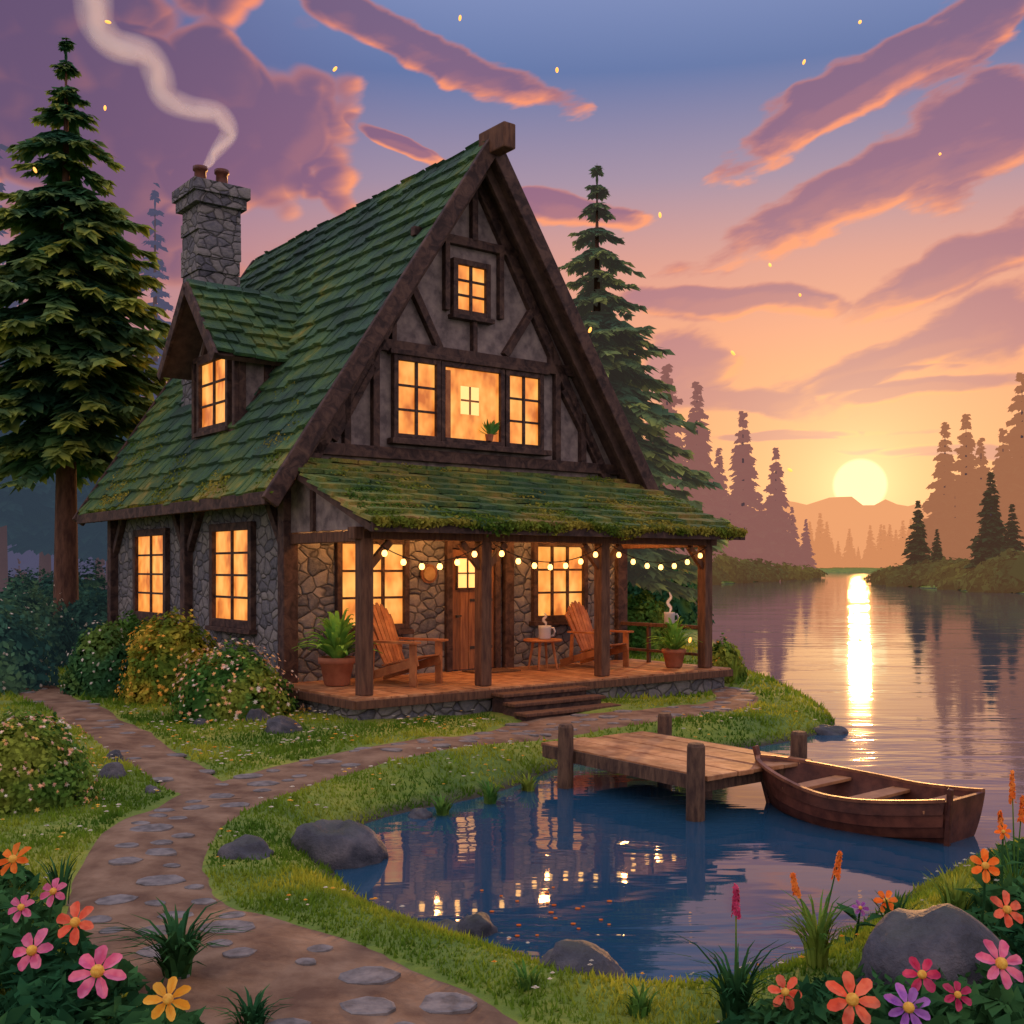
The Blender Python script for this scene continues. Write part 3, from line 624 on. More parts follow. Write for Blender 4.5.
for x in (-.04, 7.24):
    b = MB(); b.add([(x,-2.45,2.76),(x,-.02,2.76),(x,-.02,3.76),(x+.04,-2.45,2.76),(x+.04,-.02,2.76),(x+.04,-.02,3.76)], [(0,1,2),(5,4,3),(0,3,4,1),(1,4,5,2),(2,5,3,0)]); b.build('porch_gusset', M['plaster'], proof)
    b = MB(); b.beam((x-.02,-2.9,2.76),(x-.02,0,3.86),.08,.14); b.beam((x-.02,-.9,2.76),(x-.02,-.9,3.4),.07,.1,(0,1,0)); b.build('porch_rake', M['timber'], proof)
def mossline(A, B, n, drop, parent, sz=.04):
    A = np.array(A, float); B = np.array(B, float); t = rng.random(n)
    cl = np.array([max(0, mnoise.noise(Vector((q*9, 3, 1)))+.35) for q in t])
    p = A+(B-A)*t[:,None]; p[:,2] += rng.normal(size=n)*.025 - rng.random(n)*drop*cl*1.6; p[:,1] += rng.normal(size=n)*.045
    nn = rng.normal(size=(n,3))+np.array([0,-1,.4])
    o = link('moss', npmesh('moss', leafcloud(p, nn, sz+.04*rng.random(n), .6), 4), M['moss'], parent); o['kind'] = 'stuff'
mossline((-.2,-2.94,2.88),(7.55,-2.94,2.88), 6000, .15, proof, .045)
mossline((-.66,-OV,3.4),(-.66,8.9,3.4), 2400, .07, roof)
def mosspatch(O, u, v, n, Ul, Vl, cnt, fall, thr, parent, off=.10, sc=.8, sz=.04):
    O = np.array(O, float); u = np.array(Vector(u).normalized()); v = np.array(Vector(v).normalized()); n = np.array(Vector(n).normalized())
    a = rng.random(cnt)*Ul; c = Vl*rng.random(cnt)**fall
    k = np.array([mnoise.noise(Vector((x*sc, y*sc*1.3, 4.2)))+.4*mnoise.noise(Vector((x*sc*3, y*sc*3, 1.2))) for x, y in zip(a, c)])+.25*(1-c/Vl)+.2*rng.random(cnt) > thr+.1
    a = a[k]; c = c[k]; m = len(a); p = O+np.outer(a, u)+np.outer(c, v)+np.outer(off+.015*rng.random(m), n)
    nn = n+rng.normal(size=(m,3))*.35
    o = link('moss', npmesh('moss', leafcloud(p, nn, sz*(.7+rng.random(m)), .75), 4), M['moss'], parent); o['kind'] = 'stuff'
mosspatch((-.2,-2.88,2.80), (1,0,0), pv, pn, 7.75, PV, 16000, 1.6, .26, proof, .09)
mosspatch((-.6,-OV,3.34), (0,1,0), vL, nL, RL, 2.4, 9000, 2.0, .42, roof, .09, .6)
b = MB(); b.beam((7.2,-2.2,1.1),(7.2,-.1,1.1),.09,.07); rl = b.build('railing', M['post'], cot, bevel=.008)
for y0 in (-1.55,-.85): b = MB(); b.beam((7.2,y0,FL),(7.2,y0,1.07),.06,.06,(0,1,0)); b.build('baluster', M['post'], rl)
b = MB(); b.beam((7.2,-2.2,.6),(7.2,-.1,.6),.06,.05); b.build('lower_rail', M['post'], rl)
# dormer
DC = 3.65; DH = 1.0; DZ = 7.45; DE = 5.95
b = MB(); pr = [(DC-DH,4.5),(DC+DH,4.5),(DC+DH,DE+.18),(DC,DZ-.15),(DC-DH,DE+.18)]
b.add([(.3,y,z) for y, z in pr]+[(2.3,y,z) for y, z in pr], [(0,1,2,3,4),(9,8,7,6,5)]+[(k,(k+1)%5,5+(k+1)%5,5+k) for k in range(5)]); dw = b.build('dormer_wall', M['plaster'], cot)
for y0, z0, y1, z1 in ((DC-.95,4.5,DC-.95,6.2),(DC+.95,4.5,DC+.95,6.2),(DC-1,6.2,DC+1,6.2),(DC-1,4.72,DC+1,4.72),(DC-.5,6.25,DC-.1,7.0),(DC+.5,6.25,DC+.1,7.0)):
    b = MB(); b.beam((.27,y0,z0),(.27,y1,z1),.11,.11,(0,0,1) if y0 != y1 else (0,1,0)); b.build('dormer_timber', M['timber'], dw, bevel=.01)
for z0, z1, xx in ((5.0,6.1,.85),(4.6,6.1,.36)):
    b = MB(); b.beam((xx,DC-DH-.02,z0),(xx,DC-DH-.02,z1),.12,.07,(0,1,0)); b.build('dormer_timber', M['timber'], dw)
b = MB(); b.beam((.4,DC-DH-.03,4.9),(1.1,DC-DH-.03,6.0),.07,.11); b.build('dormer_timber', M['timber'], dw)
window((.3,DC-.62,4.88), su, sn, 1.24, 1.2, 2, 3, .1, True, 'dormer_window')
ds = (DZ-DE)/1.3; DV = 1.3*math.sqrt(1+ds*ds)
b = MB(); 
for s in (-1,1):
    vv = Vector((0,-s,ds)).normalized(); nn = Vector((0,s*ds,1)).normalized(); shingle(b, (-.25,DC+s*1.3,DE), (1,0,0), vv, nn, 2.5, DV, .34, .3)
for q in range(7):
    for s in (-1,1): b.bb((-.27+q*.36,DC,DZ+.03),(1,0,0),(0,s*.6,-.7*.95),(0,0,1),(0,.34),(0,.28),(.02,.07))
dr = b.build('dormer_roof', M['shingle'], cot)
b = MB()
for s in (-1,1): b.bb((-.25,DC+s*1.3,DE),(1,0,0),Vector((0,-s,ds)).normalized(),Vector((0,s*ds,1)).normalized(),(0,2.5),(0,DV-.05),(-.09,0))
b.build('dormer_boards', M['timber2'], dr)
for s in (-1,1): b = MB(); b.beam((-.29,DC+s*1.34,DE-.06),(-.29,DC,DZ-.04),.07,.2); b.build('dormer_bargeboard', M['timber'], dr, bevel=.01)
# chimney
cx, cy, hw = 1.3, 6.3, .46
b = MB()
zz = 5.0; 
while zz < 9.75:
    h = U(.2,.3); j = [U(-.02,.025) for _ in range(4)]; b.box(cx-hw-j[0],cx+hw+j[1],cy-hw-j[2],cy+hw+j[3],zz,min(zz+h-.012,9.75)); b.box(cx-hw+.03,cx+hw-.03,cy-hw+.03,cy+hw-.03,zz+h-.012,zz+h); zz += h
b.box(cx-hw-.1,cx+hw+.1,cy-hw-.1,cy+hw+.1,9.76,9.98); b.box(cx-hw-.16,cx+hw+.16,cy-hw-.16,cy+hw+.16,9.98,10.22)
ch = b.build('chimney', M['stonec'], cot, bevel=.025)
for dx in (-.22,.22): b = MB(); b.lathe([(.13,0),(.15,.06),(.13,.1),(.12,.36),(.155,.38),(.155,.46),(.1,.46),(.09,.3)], (cx+dx,cy-dx*.2,10.22), 14); b.build('chimney_pot', M['boatwood'], ch, True)

# smoke
def vapour(name, alpha, col=(.95,.9,.92), sc=.9):
    m, nt, bs = newmat(name); out = nt.nodes['Material Output']; nt.nodes.remove(bs)
    tr = nt.nodes.new('ShaderNodeBsdfTransparent'); df = nt.nodes.new('ShaderNodeBsdfDiffuse'); df.inputs[0].default_value = (*col,1)
    tl = nt.nodes.new('ShaderNodeBsdfTranslucent'); tl.inputs[0].default_value = (*col,1); a = nt.nodes.new('ShaderNodeMixShader'); a.inputs[0].default_value = .6; nt.links.new(df.outputs[0], a.inputs[1]); nt.links.new(tl.outputs[0], a.inputs[2])
    lw = nt.nodes.new('ShaderNodeLayerWeight'); lw.inputs[0].default_value = .5
    f = math_(nt, 'SUBTRACT', 1.0, lw.outputs['Facing']); f = math_(nt, 'POWER', f, 1.8)
    n = noise(nt, coords(nt, (1,1,.6), True), sc, 2, .5); f = math_(nt, 'MULTIPLY', f, math_(nt, 'MULTIPLY_ADD', n, 1.4*alpha, .25*alpha), clamp=True)
    mx = nt.nodes.new('ShaderNodeMixShader'); nt.links.new(f, mx.inputs[0]); nt.links.new(tr.outputs[0], mx.inputs[1]); nt.links.new(a.outputs[0], mx.inputs[2]); nt.links.new(mx.outputs[0], out.inputs[0]); return m
M['smoke'] = vapour('chimney_smoke', .4); M['steam'] = vapour('steam', .7, sc=6)
sp = catmull([(205,167,3),(216,152,7),(229,132,10),(218,114,12),(190,108,13),(166,97,15),(158,74,17),(146,54,16),(114,44,17),(96,22,19),(92,-10,21),(80,-50,22)], 12)
b = MB(); b.tube([P(x, y, 23.3) for x, y, r in sp], [r/47 for x, y, r in sp], 24, False); sm = tag(b.build('chimney_smoke', M['smoke'], None, True), 'pale curl of smoke rising from the cottage chimney', 'smoke')
b = MB(); b.tube([P(x+3*math.sin(k*.35), y+2, 23.3) for k, (x, y, r) in enumerate(sp)], [r/47*.5 for x, y, r in sp], 16, False); b.build('smoke_core', M['smoke'], sm, True)

# ------------------------------------------------------------------ porch things
def chair(label, loc, rz, s=1.1):
    t = thing('adirondack_chair', label, 'chair', loc, rz, 'adirondack chairs on the porch'); t.scale = (s,s,s); W_ = M['chairwood']
    b = MB()
    for k in range(6): y0 = -.4+k*.105; z0 = .40-.025*k; b.bb((0,y0,z0),(1,0,0),Vector((0,1,-.24)).normalized(),(0,.24,1),(-.28,.28),(0,.09),(0,.025))
    b.build('seat', W_, t, bevel=.006)
    b = MB()
    for k in range(-3,4):
        top = 1.12-.022*k*k; x0 = k*.07; x1 = k*.098; p0 = Vector((x0,.16,.24)); p1 = Vector((x1,.52-.01*abs(k),top)); b.beam(p0, p1, .062, .022, (0,1,.4), 1.35)
        b.add([p1+Vector((-.042,-.012,0)),p1+Vector((.042,-.012,0)),p1+Vector((.025,.0,.035)),p1+Vector((-.025,.0,.035))],[(0,1,2,3)])
    b.bb((0,.37,.62),(1,0,0),(0,0,1),(0,1,0),(-.27,.27),(0,.07),(0,.03)); b.bb((0,.46,.92),(1,0,0),(0,0,1),(0,1,0),(-.28,.28),(0,.06),(0,.03))
    b.build('backrest', W_, t)
    for s_ in (-1,1):
        b = MB(); b.add([(s_*.28,-.47,.6),(s_*.44,-.45,.6),(s_*.42,-.2,.6),(s_*.39,.4,.6),(s_*.31,.4,.6),(s_*.28,-.1,.6)]+[(s_*.28,-.47,.63),(s_*.44,-.45,.63),(s_*.42,-.2,.63),(s_*.39,.4,.63),(s_*.31,.4,.63),(s_*.28,-.1,.63)], [tuple(range(6)),tuple(range(11,5,-1))]+[(k,(k+1)%6,6+(k+1)%6,6+k) for k in range(6)]); b.build('armrest', W_, t)
        b = MB(); b.beam((s_*.32,-.36,0),(s_*.32,-.36,.6),.04,.11,(0,1,0)); b.build('leg', W_, t, bevel=.005)
        b = MB(); b.beam((s_*.29,-.42,.35),(s_*.29,.62,.05),.035,.12); b.beam((s_*.33,.33,.58),(s_*.33,.36,.12),.03,.07,(0,1,0)); b.build('leg', W_, t, bevel=.005)
    return t
chair('wooden slatted armchair left of the door, nearest the big fern', L(1.35,-1.3,FL+.005), TH+math.radians(22))
chair('wooden slatted armchair right of the door beside the small table', L(5.75,-1.0,FL+.005), TH+math.radians(12), 1.05)
t = thing('side_table', 'small round wooden table between the two porch armchairs', 'table', L(4.62,-.75,FL+.005), TH)
b = MB(); b.lathe([(0,.5),(.34,.5),(.36,.515),(.36,.53),(.34,.545),(0,.545)], n=24); b.build('tabletop', M['chairwood'], t)
for k in range(4): a = k*math.pi/2+.6; b = MB(); b.tube([(math.cos(a)*.18,math.sin(a)*.18,.5),(math.cos(a)*.27,math.sin(a)*.27,0)],[.028,.018],8); b.build('leg', M['chairwood'], t)
def mug(label, loc, s=1.0):
    t = thing('mug', label, 'mug', loc); t.scale = (s,s,s)
    b = MB(); b.lathe([(.06,0),(.068,.01),(.07,.12),(.074,.15),(.064,.15),(.06,.12),(.0,.12)], n=20); b.build('mug_body', M['mug'], t, True)
    b = MB(); b.tube([(.066,0,.12),(.1,0,.125),(.118,0,.085),(.1,0,.04),(.064,0,.035)], .012, 8); b.build('handle', M['mug'], t, True)
    b = MB(); b.lathe([(0,.121),(.06,.122),(0,.123)], n=20); b.build('coffee', M['coffee'], t)
def steam(label, loc, h, s):
    b = MB(); q = catmull([(0,0,.012),(.03,.12,.03),(-.03,.25,.035),(.03,.38,.03),(.0,.5,.01)], 6); b.tube([Vector(loc)+Vector((x*s, 0, z*h)) for x, z, r in q], [r*s for x, z, r in q], 12, False); tag(b.build('steam', M['steam'], None, True), label, 'steam')
p1 = L(4.62,-.8,FL+.552); mug('large pale mug on the small round porch table', p1, 1.6)
p2 = L(7.2,-1.4,1.14); mug('steaming pale mug on the porch railing', p2, 1.45); steam('thin curl of steam above the mug on the porch railing', p2+Vector((0,0,.2)), .8, 1.0)
steam('faint steam above the mug on the round table', p1+Vector((0,0,.22)), .5, .9)
def fern(label, loc, s, n=46, seed=1):
    r = random.Random(seed); t = thing('potted_fern', label, 'potted plant', loc); t.scale = (s,s,s)
    b = MB(); b.lathe([(.13,0),(.15,.02),(.2,.26),(.225,.27),(.225,.34),(.195,.34),(.185,.28),(0,.28)], n=24); pt = b.build('pot', M['terra'], t, True)
    b = MB()
    for k in range(n):
        a = k*2.4+r.uniform(-.2,.2); q_ = (k+.5)/n; rd = .14+.46*q_; hgt = (.62-.36*q_)*r.uniform(.85,1.1); o = Vector((math.cos(a),math.sin(a),0)); lat = Vector((-math.sin(a),math.cos(a),0))
        pts = [Vector((0,0,.27))+o*(rd*q)+Vector((0,0,hgt*2.2*q*(1-.55*q)-.12*q_*q*q)) for q in [i/7 for i in range(8)]]
        wd_ = r.uniform(.026,.04); ws = [wd_*x for x in (.5,.9,1.1,1.15,1.05,.85,.5,.03)]
        mid = [p-Vector((0,0,.008)) for p in pts]; vs = []
        for p, m_, w in zip(pts, mid, ws): vs += [p-lat*w, m_, p+lat*w]
        b.add(vs, [(3*i_, 3*i_+1, 3*i_+4, 3*i_+3) for i_ in range(7)]+[(3*i_+1, 3*i_+2, 3*i_+5, 3*i_+4) for i_ in range(7)])
    b.build('fronds', M['leaf_fern'], t)
fern('large potted fern in terracotta at the left end of the porch', L(.35,-.9,FL+.005), 1.3, 70, 1)
fern('small potted fern in terracotta at the right end of the porch', L(6.75,-1.95,FL+.005), 1.0, 56, 2)
t = MB(); t.box(-.45,.45,-.28,.28,0,.02); o = t.build('doormat', M['mat'], None, bevel=.005); o.location = L(3.65,-.5,FL+.006); o.rotation_euler = (0,0,TH); tag(o, 'brown rectangular doormat on the porch before the door', 'doormat')
t = thing('wall_plaque', 'small round wooden plaque on the stone wall left of the door', 'plaque', L(2.62,-.03,2.1), TH)
b = MB(); ring = [(.17*math.cos(a*math.pi/6), .17*math.sin(a*math.pi/6)) for a in range(12)]
b.add([(x,0,z) for x, z in ring]+[(x,-.04,z) for x, z in ring], [tuple(range(12)),tuple(range(23,11,-1))]+[(k,(k+1)%12,12+(k+1)%12,12+k) for k in range(12)]); b.build('board', M['doorwood'], t)
b = MB(); b.add([(x*.72,-.042,z*.72) for x, z in ring]+[(x*.72,-.055,z*.72) for x, z in ring], [tuple(range(12)),tuple(range(23,11,-1))]+[(k,(k+1)%12,12+(k+1)%12,12+k) for k in range(12)]); b.build('disc', M['brass'], t)
t = thing('houseplant', 'small leafy plant standing in the big gable window', 'plant', L(3.9,-.1,4.5), TH)
b = MB(); b.lathe([(.06,0),(.08,.12),(.07,.12)], n=10); b.build('pot', M['terra'], t)
b = MB()
for k in range(26): a = U(.1,3.0); l = U(.18,.38); y0 = U(-.03,.03); b.add([(0,y0,.1),(math.cos(a)*l*.5-.04,y0,.1+math.sin(a)*l*.6),(math.cos(a)*l,y0-.01,.1+math.sin(a)*l),(math.cos(a)*l*.5+.04,y0,.1+math.sin(a)*l*.4)],[(0,1,2,3)])
b.build('leaves', M['leaf_mid'], t)
# string lights
sl = thing('string_lights', 'string of warm round bulbs hung along the front porch beam', 'string lights', L(0,-2.43,2.5), TH)
bm_ = MB(); bm_.lathe([(0,-.05),(.03,-.04),(.042,-.01),(.038,.02),(.02,.045),(0,.05)], n=12); cap = MB(); cap.lathe([(.018,.04),(.018,.08),(0,.08)], n=8)
BM = None
def point_light(loc, e, r=.08, col=(1,.42,.12)):
    l = bpy.data.lights.new('bulb_fill_light', 'POINT'); l.energy = e; l.color = col; l.shadow_soft_size = r; o = bpy.data.objects.new('bulb_fill_light', l); o.location = loc; COL.objects.link(o)
for a, c in zip(PX[:-1], PX[1:]):
    n = 7 if c-a > 2.4 else 6; pts = []
    for q in range(21):
        u_ = q/20; pts.append(((a+.1)+(c-a-.2)*u_, 0, .08-1.1*(.26)*4*u_*(1-u_)))
    b = MB(); b.tube(pts, .008, 5); b.build('cord', M['cord'], sl)
    for q in range(n):
        u_ = (q+.5)/n; x = (a+.1)+(c-a-.2)*u_; z = .08-1.1*.26*4*u_*(1-u_)
        o = bm_.build('bulb', M['bulb'], sl, True) if BM is None else link('bulb', BM.data, None, sl)
        if BM is None: BM = o; CP = cap.build('bulb_cap', M['cord'], o)
        else: link('bulb_cap', CP.data, None, o)
        o.location = (x, 0, z-.08)
        if q == n//2: point_light(L(x, -2.36, 2.5+z-.10), 9, .04)
# added warm fill lights, unseen, tucked up under the porch roof behind the beam
for x in (.9,2.7,4.5,6.4): point_light(L(x,-.95,3.12), 68, .10)

# ------------------------------------------------------------------ dock
d1 = Vector((.60,-.80,0)); d2 = Vector((.80,.60,0)); dc = Vector((1.86,12.45,0)); DK = .12
dang = math.atan2(d1.y, d1.x); dk = thing('dock', 'small wooden dock of planks reaching into the pond', 'dock', dc, dang)
b = MB(); 
for k in range(7):
    y0 = -.84+k*.236; b.box(-1.4+U(-.03,.03),1.25+U(-.03,.03),y0,y0+.224,DK-.045,DK+U(-.004,.008))
b.build('deck', M['plank'], dk, bevel=.008)
b = MB()
for x in (-1.3,-.2,1.1): b.box(x-.06,x+.06,-.82,.8,DK-.17,DK-.047)
b.box(-1.35,1.2,-.865,-.82,DK-.15,DK-.01); b.box(-1.35,1.2,.82,.865,DK-.15,DK-.01); b.build('frame', M['dockpost'], dk)
for x, y, h in ((1.2,-.95,.46),(.95,.95,.38),(-.82,-.95,.42),(-1.15,.95,.36)):
    b = MB(); b.tube([(x,y,-1.2),(x,y,-.3),(x+.01,y,h-.03),(x+.01,y,h)], [.095,.095,.09,.075], 12); b.build('post', M['dockpost'], dk, False)
    
# ------------------------------------------------------------------ boat
bh = math.atan2(.76,-.65); bc = Vector((3.44,10.93,WZ))
bt = thing('rowing_boat', 'brown wooden rowing boat moored beside the dock', 'boat', bc, bh)
LB = 2.1
def sec(t, q, off=0):
    x = -LB/2+LB*t; bw = .36+.27*math.sin(min(1, t*2.1)*math.pi/2)
    if t > .45: bw = .635*max(0, math.cos((t-.45)/.55*math.pi/2))**.68+.008
    zg = .28+.12*(1-t)**3+.22*max(0, t-.3)**1.6*1.5; zk = -.16+.3*max(0, t-.8)**1.5*6+.12*max(0,.25-t)*2
    l = bw*max(0, math.cos(q*math.pi/2))**.72; z = zg-(zg-zk)*math.sin(q*math.pi/2)**1.1
    return Vector((x + (z*.35*max(0, t-.7)/.3) - .12*z*max(0,.3-t)/.3, l+off, z))
NT = 26; b = MB(); NS = 6
for sg in (-1,1):
    for s in range(NS):
        q0 = s/NS*.96; q1 = (s+1)/NS*.96+.012; vs = []
        for k in range(NT+1):
            t = k/NT
            for q, of in ((q0,0),(q1,.024)):
                p = sec(t, q, of*(1-t**6)); vs.append((p.x, sg*p.y, p.z))
        b.add(vs, [(2*k,2*k+1,2*k+3,2*k+2) for k in range(NT)])
b.build('hull', M['boatwood'], bt)
b = MB()
for sg in (-1,1):
    vs = []; R_ = 8
    for k in range(NT+1):
        for r in range(R_+1):
            p = sec(k/NT, r/R_); vs.append((p.x-(.03 if k == NT else 0), sg*max(0, p.y-.025), max(p.z, .045)))
    b.add(vs, [(k*(R_+1)+r, k*(R_+1)+r+1, (k+1)*(R_+1)+r+1, (k+1)*(R_+1)+r) for k in range(NT) for r in range(R_)])
b.build('inner_hull', M['boatwood'], bt, True)
for sg in (-1,1):
    b = MB()
    for k in range(NT):
        p = sec(k/NT,0); q = sec((k+1)/NT,0); b.beam((p.x,sg*(p.y-.003),p.z+.012),(q.x,sg*(q.y-.003),q.z+.012),.045,.03)
    b.build('gunwale', M['boatin'], bt)
b = MB(); qs = [i_/10*.96 for i_ in range(11)]; pr = [sec(0,q) for q in qs]; out = [(p.x-.02, p.y-.006, p.z) for p in pr]+[(p.x-.02, -p.y+.006, p.z) for p in reversed(pr)]
n = len(out); b.add(out+[(x+.045,y,z) for x,y,z in out], [tuple(range(n)), tuple(range(2*n-1,n-1,-1))]+[(k,(k+1)%n,n+(k+1)%n,n+k) for k in range(n)]); b.build('transom', M['boatwood'], bt)
b = MB(); b.beam((-LB/2-.03,.30,-.12),(-LB/2-.085,.33,.52),.05,.045,(0,1,0)); b.build('stern_post', M['boatwood'], bt, bevel=.008)
b = MB(); b.beam((LB/2-.02,0,-.1),(LB/2+.2,0,.58),.05,.07,(0,1,0)); b.build('stem', M['boatwood'], bt, bevel=.01)
for t_, w in ((.12,.24),(.44,.2),(.72,.18)):
    p = sec(t_, .06); b = MB(); b.box(p.x-w/2,p.x+w/2,-p.y+.03,p.y-.03,p.z-.055,p.z-.02); b.build('thwart', M['bench'], bt, bevel=.006)
b = MB()
for k in range(-2,3): b.box(-.9,.62-abs(k)*.15,k*.12-.055,k*.12+.055,.05,.066)
b.build('floorboards', M['boatin'], bt)

# ------------------------------------------------------------------ rocks
def rock(px, py, w, h, label, seed, zb=None, dep=.8, rz=0, Yw=None):
    c = G(px, py, WZ if zb else 0); hh = hz1(c.x, c.y); c.z = max(hh, WZ)-.04
    bm = bmesh.new(); bmesh.ops.create_icosphere(bm, subdivisions=4, radius=1); off = Vector((seed*3.7, seed*1.3, seed))
    for v in bm.verts:
        d = v.co.normalized(); k = 1+.28*mnoise.noise(d*1.1+off)+.14*mnoise.noise(d*2.7+off)+.05*mnoise.noise(d*7+off)
        k = min(k, 1.12)
        v.co = Vector((d.x*k*w/2, d.y*k*w/2*dep, max(-.25, d.z)*k*h*(1-.25*d.x)))
    me = bpy.data.meshes.new('rock'); bm.to_mesh(me); bm.free(); o = link('rock', me, M['rock'], None, True)
    o.location = c; o.rotation_euler = (0,0,rz); tag(o, label, 'rock', 'rocks along shore and path'); return o
rk = [(337,860,.80,.42,'big mossy boulder half in the pond at the end of the lawn',1),(249,853,.46,.16,'flat grey rock on the grass left of the big mossy boulder',0),(420,816,.32,.12,'small rock at the pond edge above the big boulder',1),(446,930,.28,.1,'smaller of the two rocks lying together in the pond',1),(477,930,.38,.15,'larger of the two rocks lying together in the pond',1),
      (577,1003,.54,.24,'dark rock at the bottom edge of the pond in the foreground',1),(832,733,.62,.16,'rock at the tip of the grassy point beyond the dock',1),(283,732,.5,.22,'round rock in front of the white flowered bush',0),(259,722,.4,.2,'small round rock left of the round rock by the bush',0),(203,722,.3,.12,'little rock on the grass below the yellow bush',0),
      (114,762,.3,.15,'rock beside the left path touching the flowering bush',0),(112,780,.38,.18,'wider rock below the one beside the left path',0),(76,796,.35,.14,'low rock under the flowering bush at the left edge',0),(722,745,.4,.12,'small rock in the grass behind the dock',0),(502,970,.16,.07,'tiny rock at the water edge left of the dark rock',1),
      (940,1000,.84,.48,'large boulder among the flowers at the lower right',0),(690,745,.2,.08,'tiny rock in the grass between dock posts',0),(152,790,.22,.1,'pebble sized rock at the inside bend of the left path',0)]
for k, (px, py, w, h, lb, wt) in enumerate(rk): rock(px, py, w, h, lb, k+1, wt, .75, U(0,3) if w < .5 else .3)
fm = []
for q in range(5):
    b = MB(); n = random.choice((9,10,11)); rr = [U(.9,1.08) for _ in range(n)]; A = [(math.cos(6.283*k/n)*rr[k], math.sin(6.283*k/n)*rr[k]*.78) for k in range(n)]
    b.add([(x,y,-.3) for x,y in A]+[(x,y,.12) for x,y in A]+[(x*.9,y*.9,.2) for x,y in A], [tuple(range(2*n,3*n))]+[(r*n+k,r*n+(k+1)%n,(r+1)*n+(k+1)%n,(r+1)*n+k) for r in range(2) for k in range(n)])
    me = bpy.data.meshes.new('flagstone'); me.from_pydata(b.v, [], b.f); me.materials.append(M['flag']); fm.append(me)
placed = []
for pp, cnt, smn, smx in ((PATHS[0], 48, .11, .175), (PATHS[0], 60, .06, .10), (PATHS[1], 24, .08, .14)):
    tries = 0; got = 0
    while got < cnt and tries < 4000:
        tries += 1; j = random.randrange(8, len(pp)-2); p = pp[j]; t = pp[j+1,:2]-pp[j,:2]; t = t/np.linalg.norm(t); nn = np.array([-t[1],t[0]])
        q = p[:2]+nn*U(-.8,.8)*p[2]+t*U(-.1,.1); s = U(smn,smx)
        if q[1] > 22 or q[1] < 4.6: continue
        if all((q[0]-a)**2+(q[1]-c)**2 > (s+r+.03)**2 for a, c, r in placed):
            placed.append((q[0],q[1],s)); got += 1
            o = link('flagstone', random.choice(fm), None); o.location = (q[0],q[1],float(height([q], path=False)[0])+.012); o.scale = (s,s,.045); o.rotation_euler = (0,0,U(-.5,.5))
            tag(o, 'rounded grey flagstone set flush in the earthen path', 'stone', 'flagstones set in the winding path')

# ------------------------------------------------------------------ grass
def scatter(x0,x1,y0,y1,dens,margin=.0):
    n = int((x1-x0)*(y1-y0)*dens); Q = np.stack([x0+(x1-x0)*rng.random(n), y0+(y1-y0)*rng.random(n)], 1)
    Q = Q[np.abs(Q[:,0]) < Q[:,1]*.5+.8]; sd = landsd(Q); k = (sd > margin); Q = Q[k]; Q = Q[pathd(Q) > -.03+.06*rng.random(len(Q))]
    R = Q-np.array([CO.x,CO.y]); lx = R[:,0]*.785+R[:,1]*.611; ly = -R[:,0]*.611+R[:,1]*.785
    return Q[~((lx > -.3)&(lx < 7.6)&(ly > -2.65)&(ly < 8.6)) & ~((lx > 1.8)&(lx < 4)&(ly > -3.8)&(ly < -2.5))]
Vs = []
for (x0,x1,y0,y1,de,hh,ww) in ((-4,4.5,4.2,8,2000,.055,.009),(-6,6,8,12,1000,.06,.012),(-8,7,12,18,480,.07,.017),(-14,9,18,32,90,.11,.03)):
    Q = scatter(x0,x1,y0,y1,de); n = len(Q); z = height(Q)-.01
    cl = np.array([.8+.5*mnoise.noise(Vector((q[0]*1.7,q[1]*1.7,2))) for q in Q])
    a = rng.random(n)*6.283; h = hh*(.5+rng.random(n))*cl; w = ww*(.6+.8*rng.random(n)); ln = h*.9*rng.random(n); b_ = rng.random(n)*6.283
    p = np.column_stack([Q,z]); dx = np.column_stack([np.cos(a),np.sin(a),np.zeros(n)])*w[:,None]; tip = p+np.column_stack([np.cos(b_)*ln,np.sin(b_)*ln,h])
    Vs.append(np.stack([p-dx,p+dx,tip],1).reshape(-1,3))
stuff(link('grass', npmesh('grass', np.concatenate(Vs), 3), M['grass']), 'short green grass covering the lawn and banks', 'grass')
for nm, mt, de, lb in (('wildflowers','bl_white',14,'tiny pale wildflowers dotted across the lawn'),('wildflowers','bl_orange',9,'tiny orange wildflowers dotted across the lawn')):
    Q = scatter(-6,6,5,17,de,.15); cl = np.array([mnoise.noise(Vector((q[0]*.9,q[1]*.9,7))) for q in Q]); Q = Q[cl > -.05]; z = height(Q); vs = []
    for q, zz in zip(Q, z):
        s = U(.012,.024)*(1+max(0,(q[1]-8))*.07); c = Vector((q[0],q[1],zz+U(.06,.11)))
        for m in range(3):
            an = m*1.047+U(0,.3); e = Vector((math.cos(an),math.sin(an),.0)); f = Vector((-math.sin(an),math.cos(an),.45)); w = c+Vector((0,0,.002*m)); vs += [w-e*s,w-f*s*.4,w+e*s,w+f*s*.4]
    stuff(link(nm, npmesh(nm, np.array([tuple(v) for v in vs]), 4), M[mt]), lb, 'flowers')
